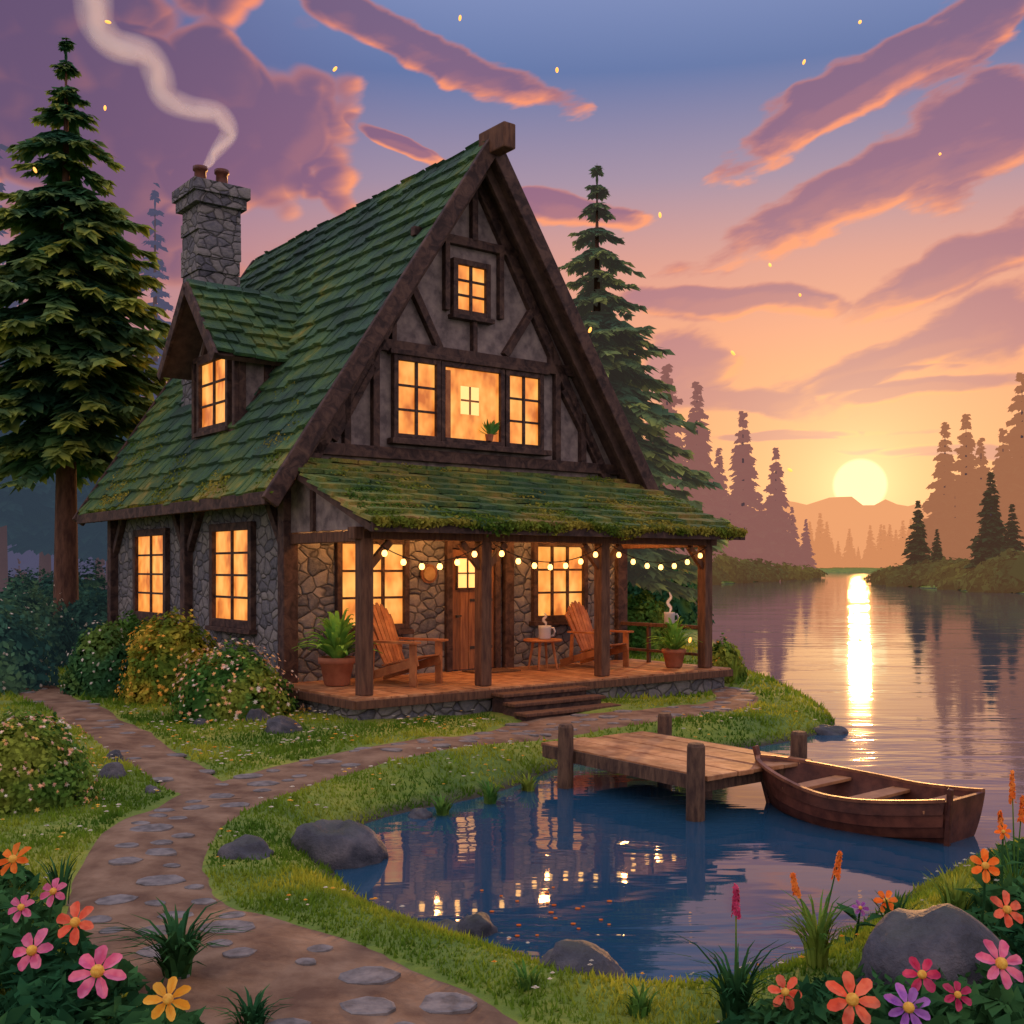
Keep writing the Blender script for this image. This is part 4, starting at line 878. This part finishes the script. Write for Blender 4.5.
def tuft(px, py, n, h, label, zb=0, spread=.5, mat='leaf_mid', spikes=(), seed=0, w=.012):
    r = random.Random(seed+900); c = G(px, py, zb); c.z = max(hz1(c.x, c.y), WZ-.05); t = thing('grass_tuft', label, 'grass', c, 0, 'tall grass tufts'); b = MB()
    for k in range(n):
        a = r.uniform(0,6.283); l = h*r.uniform(.5,1.05); o = Vector((math.cos(a),math.sin(a),0)); lat = Vector((-o.y,o.x,0)); sp = spread*r.uniform(.2,1)*l; s0 = o*r.uniform(0,.06)
        pts = [s0+o*(sp*q*q)+Vector((0,0,l*(q-.28*q**3*spread*1.6))) for q in (0,.25,.5,.75,1)]
        b.strip(pts, [w*.8,w,w*.8,w*.5,.001], (lat+Vector((.3,0,0))).normalized())
    b.build('blades', M[mat], t)
    for (dx, hh, m) in spikes:
        b = MB(); b.tube([(0,0,0),(dx*.4,0,hh*.5),(dx,0,hh)], [.006,.005,.003], 6); st = b.build('stalk', M['leaf_mid'], t)
        nn = 90; tq = rng.random(nn); an = rng.random(nn)*6.283; rad = .022*(1-.75*tq); pc = np.column_stack([dx*(.82+.18*tq)+np.cos(an)*rad, np.sin(an)*rad, hh*(.78+.24*tq)]); nr = np.column_stack([np.cos(an),np.sin(an),.5+0*an])
        link('flower_spike', npmesh('flower_spike', leafcloud(pc, nr, .03+.01*tq, .6), 4), M[m], t)
    return t
tuft(178,985,95,.58,'tall dark grass tuft beside the path at the lower left',0,.9,'leaf_fg',seed=1,w=.016)
tuft(736,1016,90,.52,'grass tuft with one red flower spike at the bottom of the pond',0,.8,'leaf_fg',[(0.0,.66,'fl_mag')],2,.012)
tuft(818,965,95,.52,'grass tuft with two orange flower spikes on the right bank',0,.75,'leaf_mid',[(.12,.62,'fl_orange'),(-.14,.5,'fl_orange')],3,.011)
tuft(955,925,80,.42,'grass tuft above the large boulder on the right bank',0,.6,'leaf_mid',(),4)
tuft(1015,905,60,.42,'grass tuft with tall orange flower spikes at the right edge',0,.5,'leaf_mid',[(-.02,.86,'fl_orange'),(.05,.7,'fl_orange'),(-.1,.6,'fl_orange')],5)
tuft(442,785,50,.36,'short grass tuft on the lawn edge left of three',0,.7,'leaf_mid',(),6,.016); tuft(490,775,54,.40,'short grass tuft on the lawn edge, middle of three',0,.7,'leaf_mid',(),7,.016); tuft(528,764,44,.34,'short grass tuft on the lawn edge nearest the dock',0,.7,'leaf_mid',(),8,.016)
tuft(252,1030,70,.28,'low grass tuft at the bottom edge beside the path',0,.9,'leaf_fg',(),9)
tuft(60,905,34,.4,'grass tuft among the pink flowers at the left edge',0,.5,'leaf_fg',(),10)
tuft(735,684,46,.7,'reeds standing by the water right of the porch',0,.6,'leaf_mid',(),11,.025); tuft(528,982,34,.16,'small grass tuft at the near pond edge',0,.7,'leaf_mid',(),12); tuft(640,1008,40,.18,'small grass tuft right of the dark foreground rock',0,.7,'leaf_mid',(),13); tuft(700,742,24,.26,'small grass tuft behind the dock posts',0,.5,'leaf_mid',(),14,.016)
tuft(895,935,60,.34,'grass tuft on the right bank above the magenta flower',0,.6,'leaf_fg',(),15)
def under(name, pts, label, n, h, size, seed):
    r = np.random.default_rng(seed); V = []
    for (px, py, rad) in pts:
        c = G(px, py); m = n; a = r.random(m)*6.283; rr = rad*np.sqrt(r.random(m)); x = c.x+np.cos(a)*rr; y = c.y+np.sin(a)*rr; z = height(np.column_stack([x,y]))+h*r.random(m)*(1-(rr/rad)**2*.7)
        k = landsd(np.column_stack([x,y])) > -.05; k &= pathd(np.column_stack([x,y])) > .02
        p = np.column_stack([x,y,z])[k]; nn = r.normal(size=(len(p),3))*.6+np.array([0,-.4,1]); V.append(leafcloud(p, nn, size*(.5+1.3*r.random(len(p))**2), .42).reshape(-1,3))
    stuff(link(name, npmesh(name, np.concatenate(V), 4), M['leaf_fg']), label, 'leaves')
under('undergrowth', [(25,1000,.45),(-20,950,.5),(85,1040,.42),(10,1070,.5),(160,1090,.3),(-40,900,.45)], 'dark leafy undergrowth around the flowers at the lower left', 800, .32, .11, 4)
under('undergrowth', [(870,1030,.45),(960,1030,.5),(1030,980,.5),(1040,930,.5),(800,1055,.4),(1050,880,.5),(1000,1060,.5)], 'dark leafy undergrowth around the boulder at the lower right', 850, .28, .10, 5)
def flower(px, py, Yw, dia, np_, mat, label, seed, group):
    r = random.Random(seed); h = P(px, py, Yw); bx_ = h.x+r.uniform(-.05,.05); by_ = Yw+r.uniform(0,.12); zb = max(hz1(bx_, by_), -.25)
    t = thing('flower', label, 'flower', (bx_, by_, zb), 0, group); hd = Vector((h.x-bx_, Yw-by_, h.z-zb))
    b = MB(); b.tube([(0,0,0), hd*.5+Vector((r.uniform(-.03,.03),.02,0)), hd], [.009,.007,.006], 6); b.build('stem', M['leaf_fg'], t)
    ax = Vector((r.uniform(-.35,.35), -.9, r.uniform(.35,.85))).normalized(); a = ax.orthogonal().normalized(); c = ax.cross(a); R_ = dia/2; b = MB(); rot = r.uniform(0,1)
    for k in range(np_):
        an = 6.283*k/np_+rot; e = a*math.cos(an)+c*math.sin(an); s = ax.cross(e); w = R_*3.0/np_*r.uniform(.95,1.15); Rk = R_*r.uniform(.9,1.08); u = ax*(.002*(k%3))
        V = [hd+u+e*Rk*.1, hd+u+e*Rk*.45-s*w*.42+ax*.012, hd+u+e*Rk*.8-s*w*.45+ax*.014, hd+u+e*Rk*.97-s*w*.2+ax*.004, hd+u+e*Rk*1.0+s*w*.02, hd+u+e*Rk*.95+s*w*.24+ax*.004, hd+u+e*Rk*.78+s*w*.47+ax*.014, hd+u+e*Rk*.45+s*w*.42+ax*.012, hd+u+e*Rk*.6-ax*.006]
        b.add(V, [(0,1,8),(1,2,8),(2,3,8),(3,4,8),(4,5,8),(5,6,8),(6,7,8),(7,0,8)])
    b.build('petals', M[mat], t)
    bm = bmesh.new(); bmesh.ops.create_icosphere(bm, subdivisions=2, radius=R_*.24)
    for v in bm.verts: v.co = v.co+hd+ax*.01
    me = bpy.data.meshes.new('flower_centre'); bm.to_mesh(me); bm.free(); link('flower_centre', me, M['fl_core'], t, True)
    for k in range(6):
        p = hd*r.uniform(.15,.75); an = r.uniform(0,6.283); o = Vector((math.cos(an),math.sin(an)*.6-.3,.35)).normalized(); s = o.cross(Vector((0,0,1))).normalized(); l = r.uniform(.12,.22)
        b = MB(); b.add([p, p+o*l*.4-s*l*.22, p+o*l-Vector((0,0,l*.3)), p+o*l*.4+s*l*.22, p+o*l*.5-Vector((0,0,.012))], [(0,1,4),(1,2,4),(2,3,4),(3,0,4)]); b.build('leaf', M['leaf_fg'], t)
FLW = [(14,860,5.6,.19,7,'fl_orange','orange flower topmost at the left edge'),(54,892,5.8,.16,6,'fl_pink','small pink flower just right of and below the orange one at the left edge'),(76,923,5.5,.22,6,'fl_red','coral flower with rounded petals right of the left edge cluster'),(22,908,5.5,.15,6,'fl_pink','small pink flower between the orange and larger pink flowers at left'),(33,951,5.3,.22,6,'fl_pink','large pink flower left of the widest pink one at the lower left'),(98,972,5.0,.26,7,'fl_pink','widest pink flower near the bottom left corner'),(168,1000,4.45,.19,7,'fl_yellow','yellow flower near the bottom edge beside the path'),
       (985,866,6.4,.19,6,'fl_orange','orange flower above the large boulder at the right edge'),(1006,910,6.0,.2,6,'fl_red','coral flower at the right edge beside the large boulder'),(886,901,6.6,.15,6,'fl_orange','small orange flower left of the large boulder top'),(860,908,6.6,.1,6,'fl_purple','little violet flower left of the small orange flower'),(1000,964,4.9,.23,7,'fl_pink','big pink flower right of the large boulder'),(922,975,4.9,.17,6,'fl_mag','magenta flower in front of the large boulder'),(852,1000,4.9,.25,7,'fl_red','big coral flower at the bottom edge left of the violet one'),(908,1008,4.8,.21,8,'fl_purple','violet flower at the bottom edge below the boulder'),(785,992,5.0,.16,6,'fl_red','red flower at the bottom edge right of the red spike'),(957,995,4.8,.13,6,'fl_mag','small magenta flower at the bottom edge under the boulder'),(1003,832,6.6,.1,6,'fl_orange','tiny orange flower under the tall spikes at the right edge')]
for k, a in enumerate(FLW): flower(*a, 200+k, 'large flowers in the foreground')
me_s = None
SK = [(460,18),(335,69),(804,62),(940,154),(800,295),(733,353),(790,470),(557,70),(108,22),(35,170),(660,215),(105,108),(860,22),(770,265),(860,640),(690,640),(590,330)]
for k, (px, py) in enumerate(SK):
    bm = bmesh.new(); bmesh.ops.create_icosphere(bm, subdivisions=2, radius=.03); 
    for v in bm.verts: v.co.x *= 1.6
    if me_s is None: me_s = bpy.data.meshes.new('glowing_speck'); bm.to_mesh(me_s); me_s.materials.append(M['fly'])
    bm.free(); o = link('glowing_speck', me_s, None); o.location = P(px, py, U(12,15)); o.rotation_euler = (U(0,3),U(0,3),U(0,3)); o.scale = (.75,.6,.6)
    tag(o, 'tiny glowing orange speck drifting in the air', 'speck', 'glowing specks drifting in the evening air')
b = MB(); b.lathe([(0,0),(.02,0),(.02,.006),(0,.008)], n=8); me_f = bpy.data.meshes.new('glint_disc'); me_f.from_pydata(b.v, [], b.f); me_f.materials.append(M['fl_orange'])  # flat orange discs standing in for spots of light on the water
for k in range(22):
    c = G(U(470,610), U(885,940), WZ)
    if landsd(np.array([[c.x,c.y]]))[0] < -.1:
        o = link('glint_disc', me_f, None); o.location = (c.x,c.y,WZ+.004); s = U(.5,1.0); o.scale = (s,s*.8,1); tag(o, 'tiny orange petal of light, a flat disc on the dark pond', 'glint', 'orange glint discs on the pond')

# ------------------------------------------------------------------ world
w = bpy.data.worlds.new('World'); scene.world = w; w.use_nodes = True; nt = w.node_tree; bg = nt.nodes['Background']
AZ = math.atan((860-512)/F); EL = math.atan((HZ-485)/F*math.cos(AZ)); SD = Vector((math.sin(AZ)*math.cos(EL), math.cos(AZ)*math.cos(EL), math.sin(EL)))
dirv = nt.nodes.new('ShaderNodeTexCoord').outputs['Generated']
sx = nt.nodes.new('ShaderNodeSeparateXYZ'); nt.links.new(dirv, sx.inputs[0]); x_, y_, z_ = sx.outputs
hyp = math_(nt, 'MAXIMUM', math_(nt, 'SQRT', math_(nt, 'ADD', math_(nt, 'MULTIPLY', x_, x_), math_(nt, 'MULTIPLY', y_, y_))), .001)
az = math_(nt, 'ARCTAN2', x_, y_); v = math_(nt, 'DIVIDE', z_, hyp)
S_ = lambda a, lo, hi: smooth(nt, a, lo, hi)
vc = math_(nt, 'MULTIPLY', v, 1.0, clamp=True)
r1 = ramp(nt, [(0,(1,.45,.17)),(.08,(1,.43,.17)),(.18,(.95,.39,.20)),(.27,(.74,.34,.27)),(.35,(.38,.28,.38)),(.45,(.13,.19,.40)),(.7,(.4,.46,.75)),(1,(.75,.8,1.1))], vc)
r2 = ramp(nt, [(0,(.12,.12,.20)),(.12,(.20,.15,.25)),(.25,(.33,.19,.30)),(.36,(.2,.15,.3)),(.5,(.09,.10,.25)),(1,(.75,.8,1.1))], vc)
lf = math_(nt, 'MULTIPLY', math_(nt, 'SUBTRACT', 1.0, S_(az, -.47, -.02)), .85)
sky = mixc(nt, lf, r1.outputs[0], r2.outputs[0])
back = S_(math_(nt, 'ABSOLUTE', math_(nt, 'SUBTRACT', az, .15)), .9, 1.7)
sky = mixc(nt, back, sky, (.88,.73,.82))
vm = nt.nodes.new('ShaderNodeVectorMath'); vm.operation = 'DOT_PRODUCT'; nt.links.new(dirv, vm.inputs[0]); vm.inputs[1].default_value = SD
ang = math_(nt, 'ARCCOSINE', math_(nt, 'MINIMUM', vm.outputs['Value'], .9999999))
glow = math_(nt, 'ADD', math_(nt, 'EXPONENT', math_(nt, 'MULTIPLY', ang, -9.0)), math_(nt, 'MULTIPLY', math_(nt, 'EXPONENT', math_(nt, 'MULTIPLY', ang, -38.0)), .9))
pv_ = nt.nodes.new('ShaderNodeCombineXYZ'); nt.links.new(az, pv_.inputs[0]); nt.links.new(v, pv_.inputs[1])
CL = [(40,60,200,160,0),(185,85,100,105,0),(265,145,82,68,-22),(332,190,60,24,-12),(80,205,200,60,5),
      (425,48,165,17,-22),(400,140,55,7,-22),(545,205,120,11,-10),
      (905,62,205,24,25),(985,20,90,36,30),(900,170,215,25,22),(975,135,85,46,26),(955,265,110,18,22),
      (700,303,130,13,-3),(692,370,56,34,0),(755,402,115,14,-6),(925,348,155,17,17),(985,325,62,32,12),(935,390,110,8,4),(950,455,110,5,0),(790,440,110,4,0)]
gt_ = bpy.data.node_groups.new('cloud_field', 'ShaderNodeTree'); gt_.interface.new_socket('Vector', in_out='INPUT', socket_type='NodeSocketVector'); gt_.interface.new_socket('Value', in_out='OUTPUT', socket_type='NodeSocketFloat')
gi = gt_.nodes.new('NodeGroupInput'); go = gt_.nodes.new('NodeGroupOutput')
mp = gt_.nodes.new('ShaderNodeMapping'); mp.inputs['Scale'].default_value = (1,1.3,1); gt_.links.new(gi.outputs[0], mp.inputs[0])
nz = gt_.nodes.new('ShaderNodeTexNoise'); nz.noise_dimensions = '2D'; nz.inputs['Scale'].default_value = 8; nz.inputs['Detail'].default_value = 2; gt_.links.new(mp.outputs[0], nz.inputs['Vector'])
wa = gt_.nodes.new('ShaderNodeVectorMath'); wa.operation = 'SUBTRACT'; gt_.links.new(nz.outputs['Color'], wa.inputs[0]); wa.inputs[1].default_value = (.5,.5,.5)
wb = gt_.nodes.new('ShaderNodeVectorMath'); wb.operation = 'MULTIPLY_ADD'; gt_.links.new(wa.outputs[0], wb.inputs[0]); wb.inputs[1].default_value = (.07,.022,0); gt_.links.new(gi.outputs[0], wb.inputs[2])
acc = None
for (px, py, rx, ry, ro) in CL:
    u0 = (px-512)/F; a0 = math.atan(u0); v0 = (HZ-py)/F*math.cos(a0)
    m = gt_.nodes.new('ShaderNodeMapping'); m.vector_type = 'TEXTURE'; m.inputs['Location'].default_value = (a0,v0,0); m.inputs['Rotation'].default_value = (0,0,math.radians(ro)); m.inputs['Scale'].default_value = (rx/F, ry/F*1.3, 1)
    gt_.links.new(wb.outputs[0], m.inputs[0]); l = gt_.nodes.new('ShaderNodeVectorMath'); l.operation = 'LENGTH'; gt_.links.new(m.outputs[0], l.inputs[0])
    d = math_(gt_, 'SUBTRACT', 1.0, l.outputs['Value']); acc = d if acc is None else math_(gt_, 'MAXIMUM', acc, d)
acc = math_(gt_, 'MINIMUM', math_(gt_, 'MAXIMUM', acc, -1.5), .8)
wb2 = gt_.nodes.new('ShaderNodeVectorMath'); wb2.operation = 'MULTIPLY_ADD'; gt_.links.new(wa.outputs[0], wb2.inputs[0]); wb2.inputs[1].default_value = (.03,.03,0); gt_.links.new(mp.outputs[0], wb2.inputs[2])
sxu = gt_.nodes.new('ShaderNodeSeparateXYZ'); gt_.links.new(gi.outputs[0], sxu.inputs[0]); lw_ = math_(gt_, 'SUBTRACT', 1.0, smooth(gt_, sxu.outputs[0], -.17, -.07)); bfac = math_(gt_, 'MULTIPLY_ADD', lw_, .66, .34); rfac = math_(gt_, 'MULTIPLY_ADD', lw_, -.8, 1.0)
def billow(sc, amp, e):
    vo = gt_.nodes.new('ShaderNodeTexVoronoi'); vo.voronoi_dimensions = '2D'; vo.feature = 'SMOOTH_F1'; vo.inputs['Smoothness'].default_value = .1; vo.inputs['Scale'].default_value = sc; gt_.links.new(wb2.outputs[0], vo.inputs['Vector'])
    d2_ = math_(gt_, 'POWER', vo.outputs['Distance'], 2.0)
    return math_(gt_, 'MULTIPLY_ADD', math_(gt_, 'SUBTRACT', .2, d2_), math_(gt_, 'MULTIPLY', bfac, amp), e)
e = billow(10, .95, acc); e = billow(23, .55, e)
mp3 = gt_.nodes.new('ShaderNodeMapping'); mp3.inputs['Rotation'].default_value = (0,0,math.radians(-20)); gt_.links.new(wb2.outputs[0], mp3.inputs[0])
mp4 = gt_.nodes.new('ShaderNodeMapping'); mp4.inputs['Scale'].default_value = (1,2.3,1); gt_.links.new(mp3.outputs[0], mp4.inputs[0])
n2 = noise(gt_, mp4.outputs[0], 13, 4, .55, 0, True); e = math_(gt_, 'MULTIPLY_ADD', math_(gt_, 'SUBTRACT', n2, .5), math_(gt_, 'MULTIPLY', rfac, .95), e); gt_.links.new(e, go.inputs[0])
def field(vec): g = nt.nodes.new('ShaderNodeGroup'); g.node_tree = gt_; nt.links.new(vec, g.inputs[0]); return g.outputs[0]
d0 = field(pv_.outputs[0])
sv = nt.nodes.new('ShaderNodeVectorMath'); sv.operation = 'SUBTRACT'; sv.inputs[0].default_value = (AZ, math.tan(EL)+.05, 0); nt.links.new(pv_.outputs[0], sv.inputs[1])
sn_ = nt.nodes.new('ShaderNodeVectorMath'); sn_.operation = 'NORMALIZE'; nt.links.new(sv.outputs[0], sn_.inputs[0])
so = nt.nodes.new('ShaderNodeVectorMath'); so.operation = 'MULTIPLY_ADD'; nt.links.new(sn_.outputs[0], so.inputs[0]); so.inputs[1].default_value = (.015,.015,0); nt.links.new(pv_.outputs[0], so.inputs[2])
dd = field(so.outputs[0])
thin = math_(nt, 'SUBTRACT', 1.0, S_(d0, .02, .30))
lit = S_(math_(nt, 'SUBTRACT', d0, dd), .04, .5); lit = math_(nt, 'MULTIPLY', lit, math_(nt, 'MULTIPLY_ADD', math_(nt, 'SUBTRACT', 1.0, S_(d0, .15, .55)), .95, .13)); lit = math_(nt, 'ADD', lit, math_(nt, 'MULTIPLY', thin, .38), clamp=True)
mask = math_(nt, 'MULTIPLY', S_(d0, -.07, .17), .95)
body = ramp(nt, [(.05,(.74,.30,.19)),(.2,(.50,.21,.23)),(.35,(.29,.135,.23)),(.5,(.2,.125,.23))], vc); body2 = mixc(nt, lf, body.outputs[0], (.125,.078,.16))
lc = ramp(nt, [(.05,(1,.48,.17)),(.25,(1,.36,.18)),(.5,(.95,.29,.16))], vc)
cc = mixc(nt, lit, body2, lc.outputs[0]); sky = mixc(nt, mask, sky, cc)
gl = nt.nodes.new('ShaderNodeCombineColor'); 
for i_, k_ in enumerate((.45,.36,.17)): nt.links.new(math_(nt, 'MULTIPLY', glow, k_), gl.inputs[i_])
sky = mixc(nt, 1.0, sky, gl.outputs[0], 'ADD')
disc = math_(nt, 'SUBTRACT', 1.0, S_(ang, .0205, .0240)); sky = mixc(nt, disc, sky, (1.6,1.2,.58))
nt.links.new(sky, bg.inputs[0]); bg.inputs[1].default_value = 1.0
w.cycles.sampling_method = 'MANUAL'; w.cycles.sample_map_resolution = 512
s = bpy.data.lights.new('sun', 'SUN'); s.energy = 2.2; s.angle = math.radians(1.0); s.color = (1,.46,.14); so_ = bpy.data.objects.new('sun', s); COL.objects.link(so_)
EL2 = math.radians(5.0); SD2 = Vector((math.sin(AZ)*math.cos(EL2), math.cos(AZ)*math.cos(EL2), math.sin(EL2))); so_.rotation_euler = SD2.to_track_quat('Z','Y').to_euler()
# camera
cam = bpy.data.cameras.new('camera'); cam.sensor_width = 36; cam.lens = 36*F/1024; cam.shift_y = (HZ-512)/1024; cam.clip_end = 5000; co = bpy.data.objects.new('camera', cam); COL.objects.link(co)
co.location = (0,0,EYE); co.rotation_euler = (math.pi/2,0,0); scene.camera = co
scene.view_settings.view_transform = 'Standard'; scene.view_settings.look = 'None'; scene.view_settings.exposure = 0
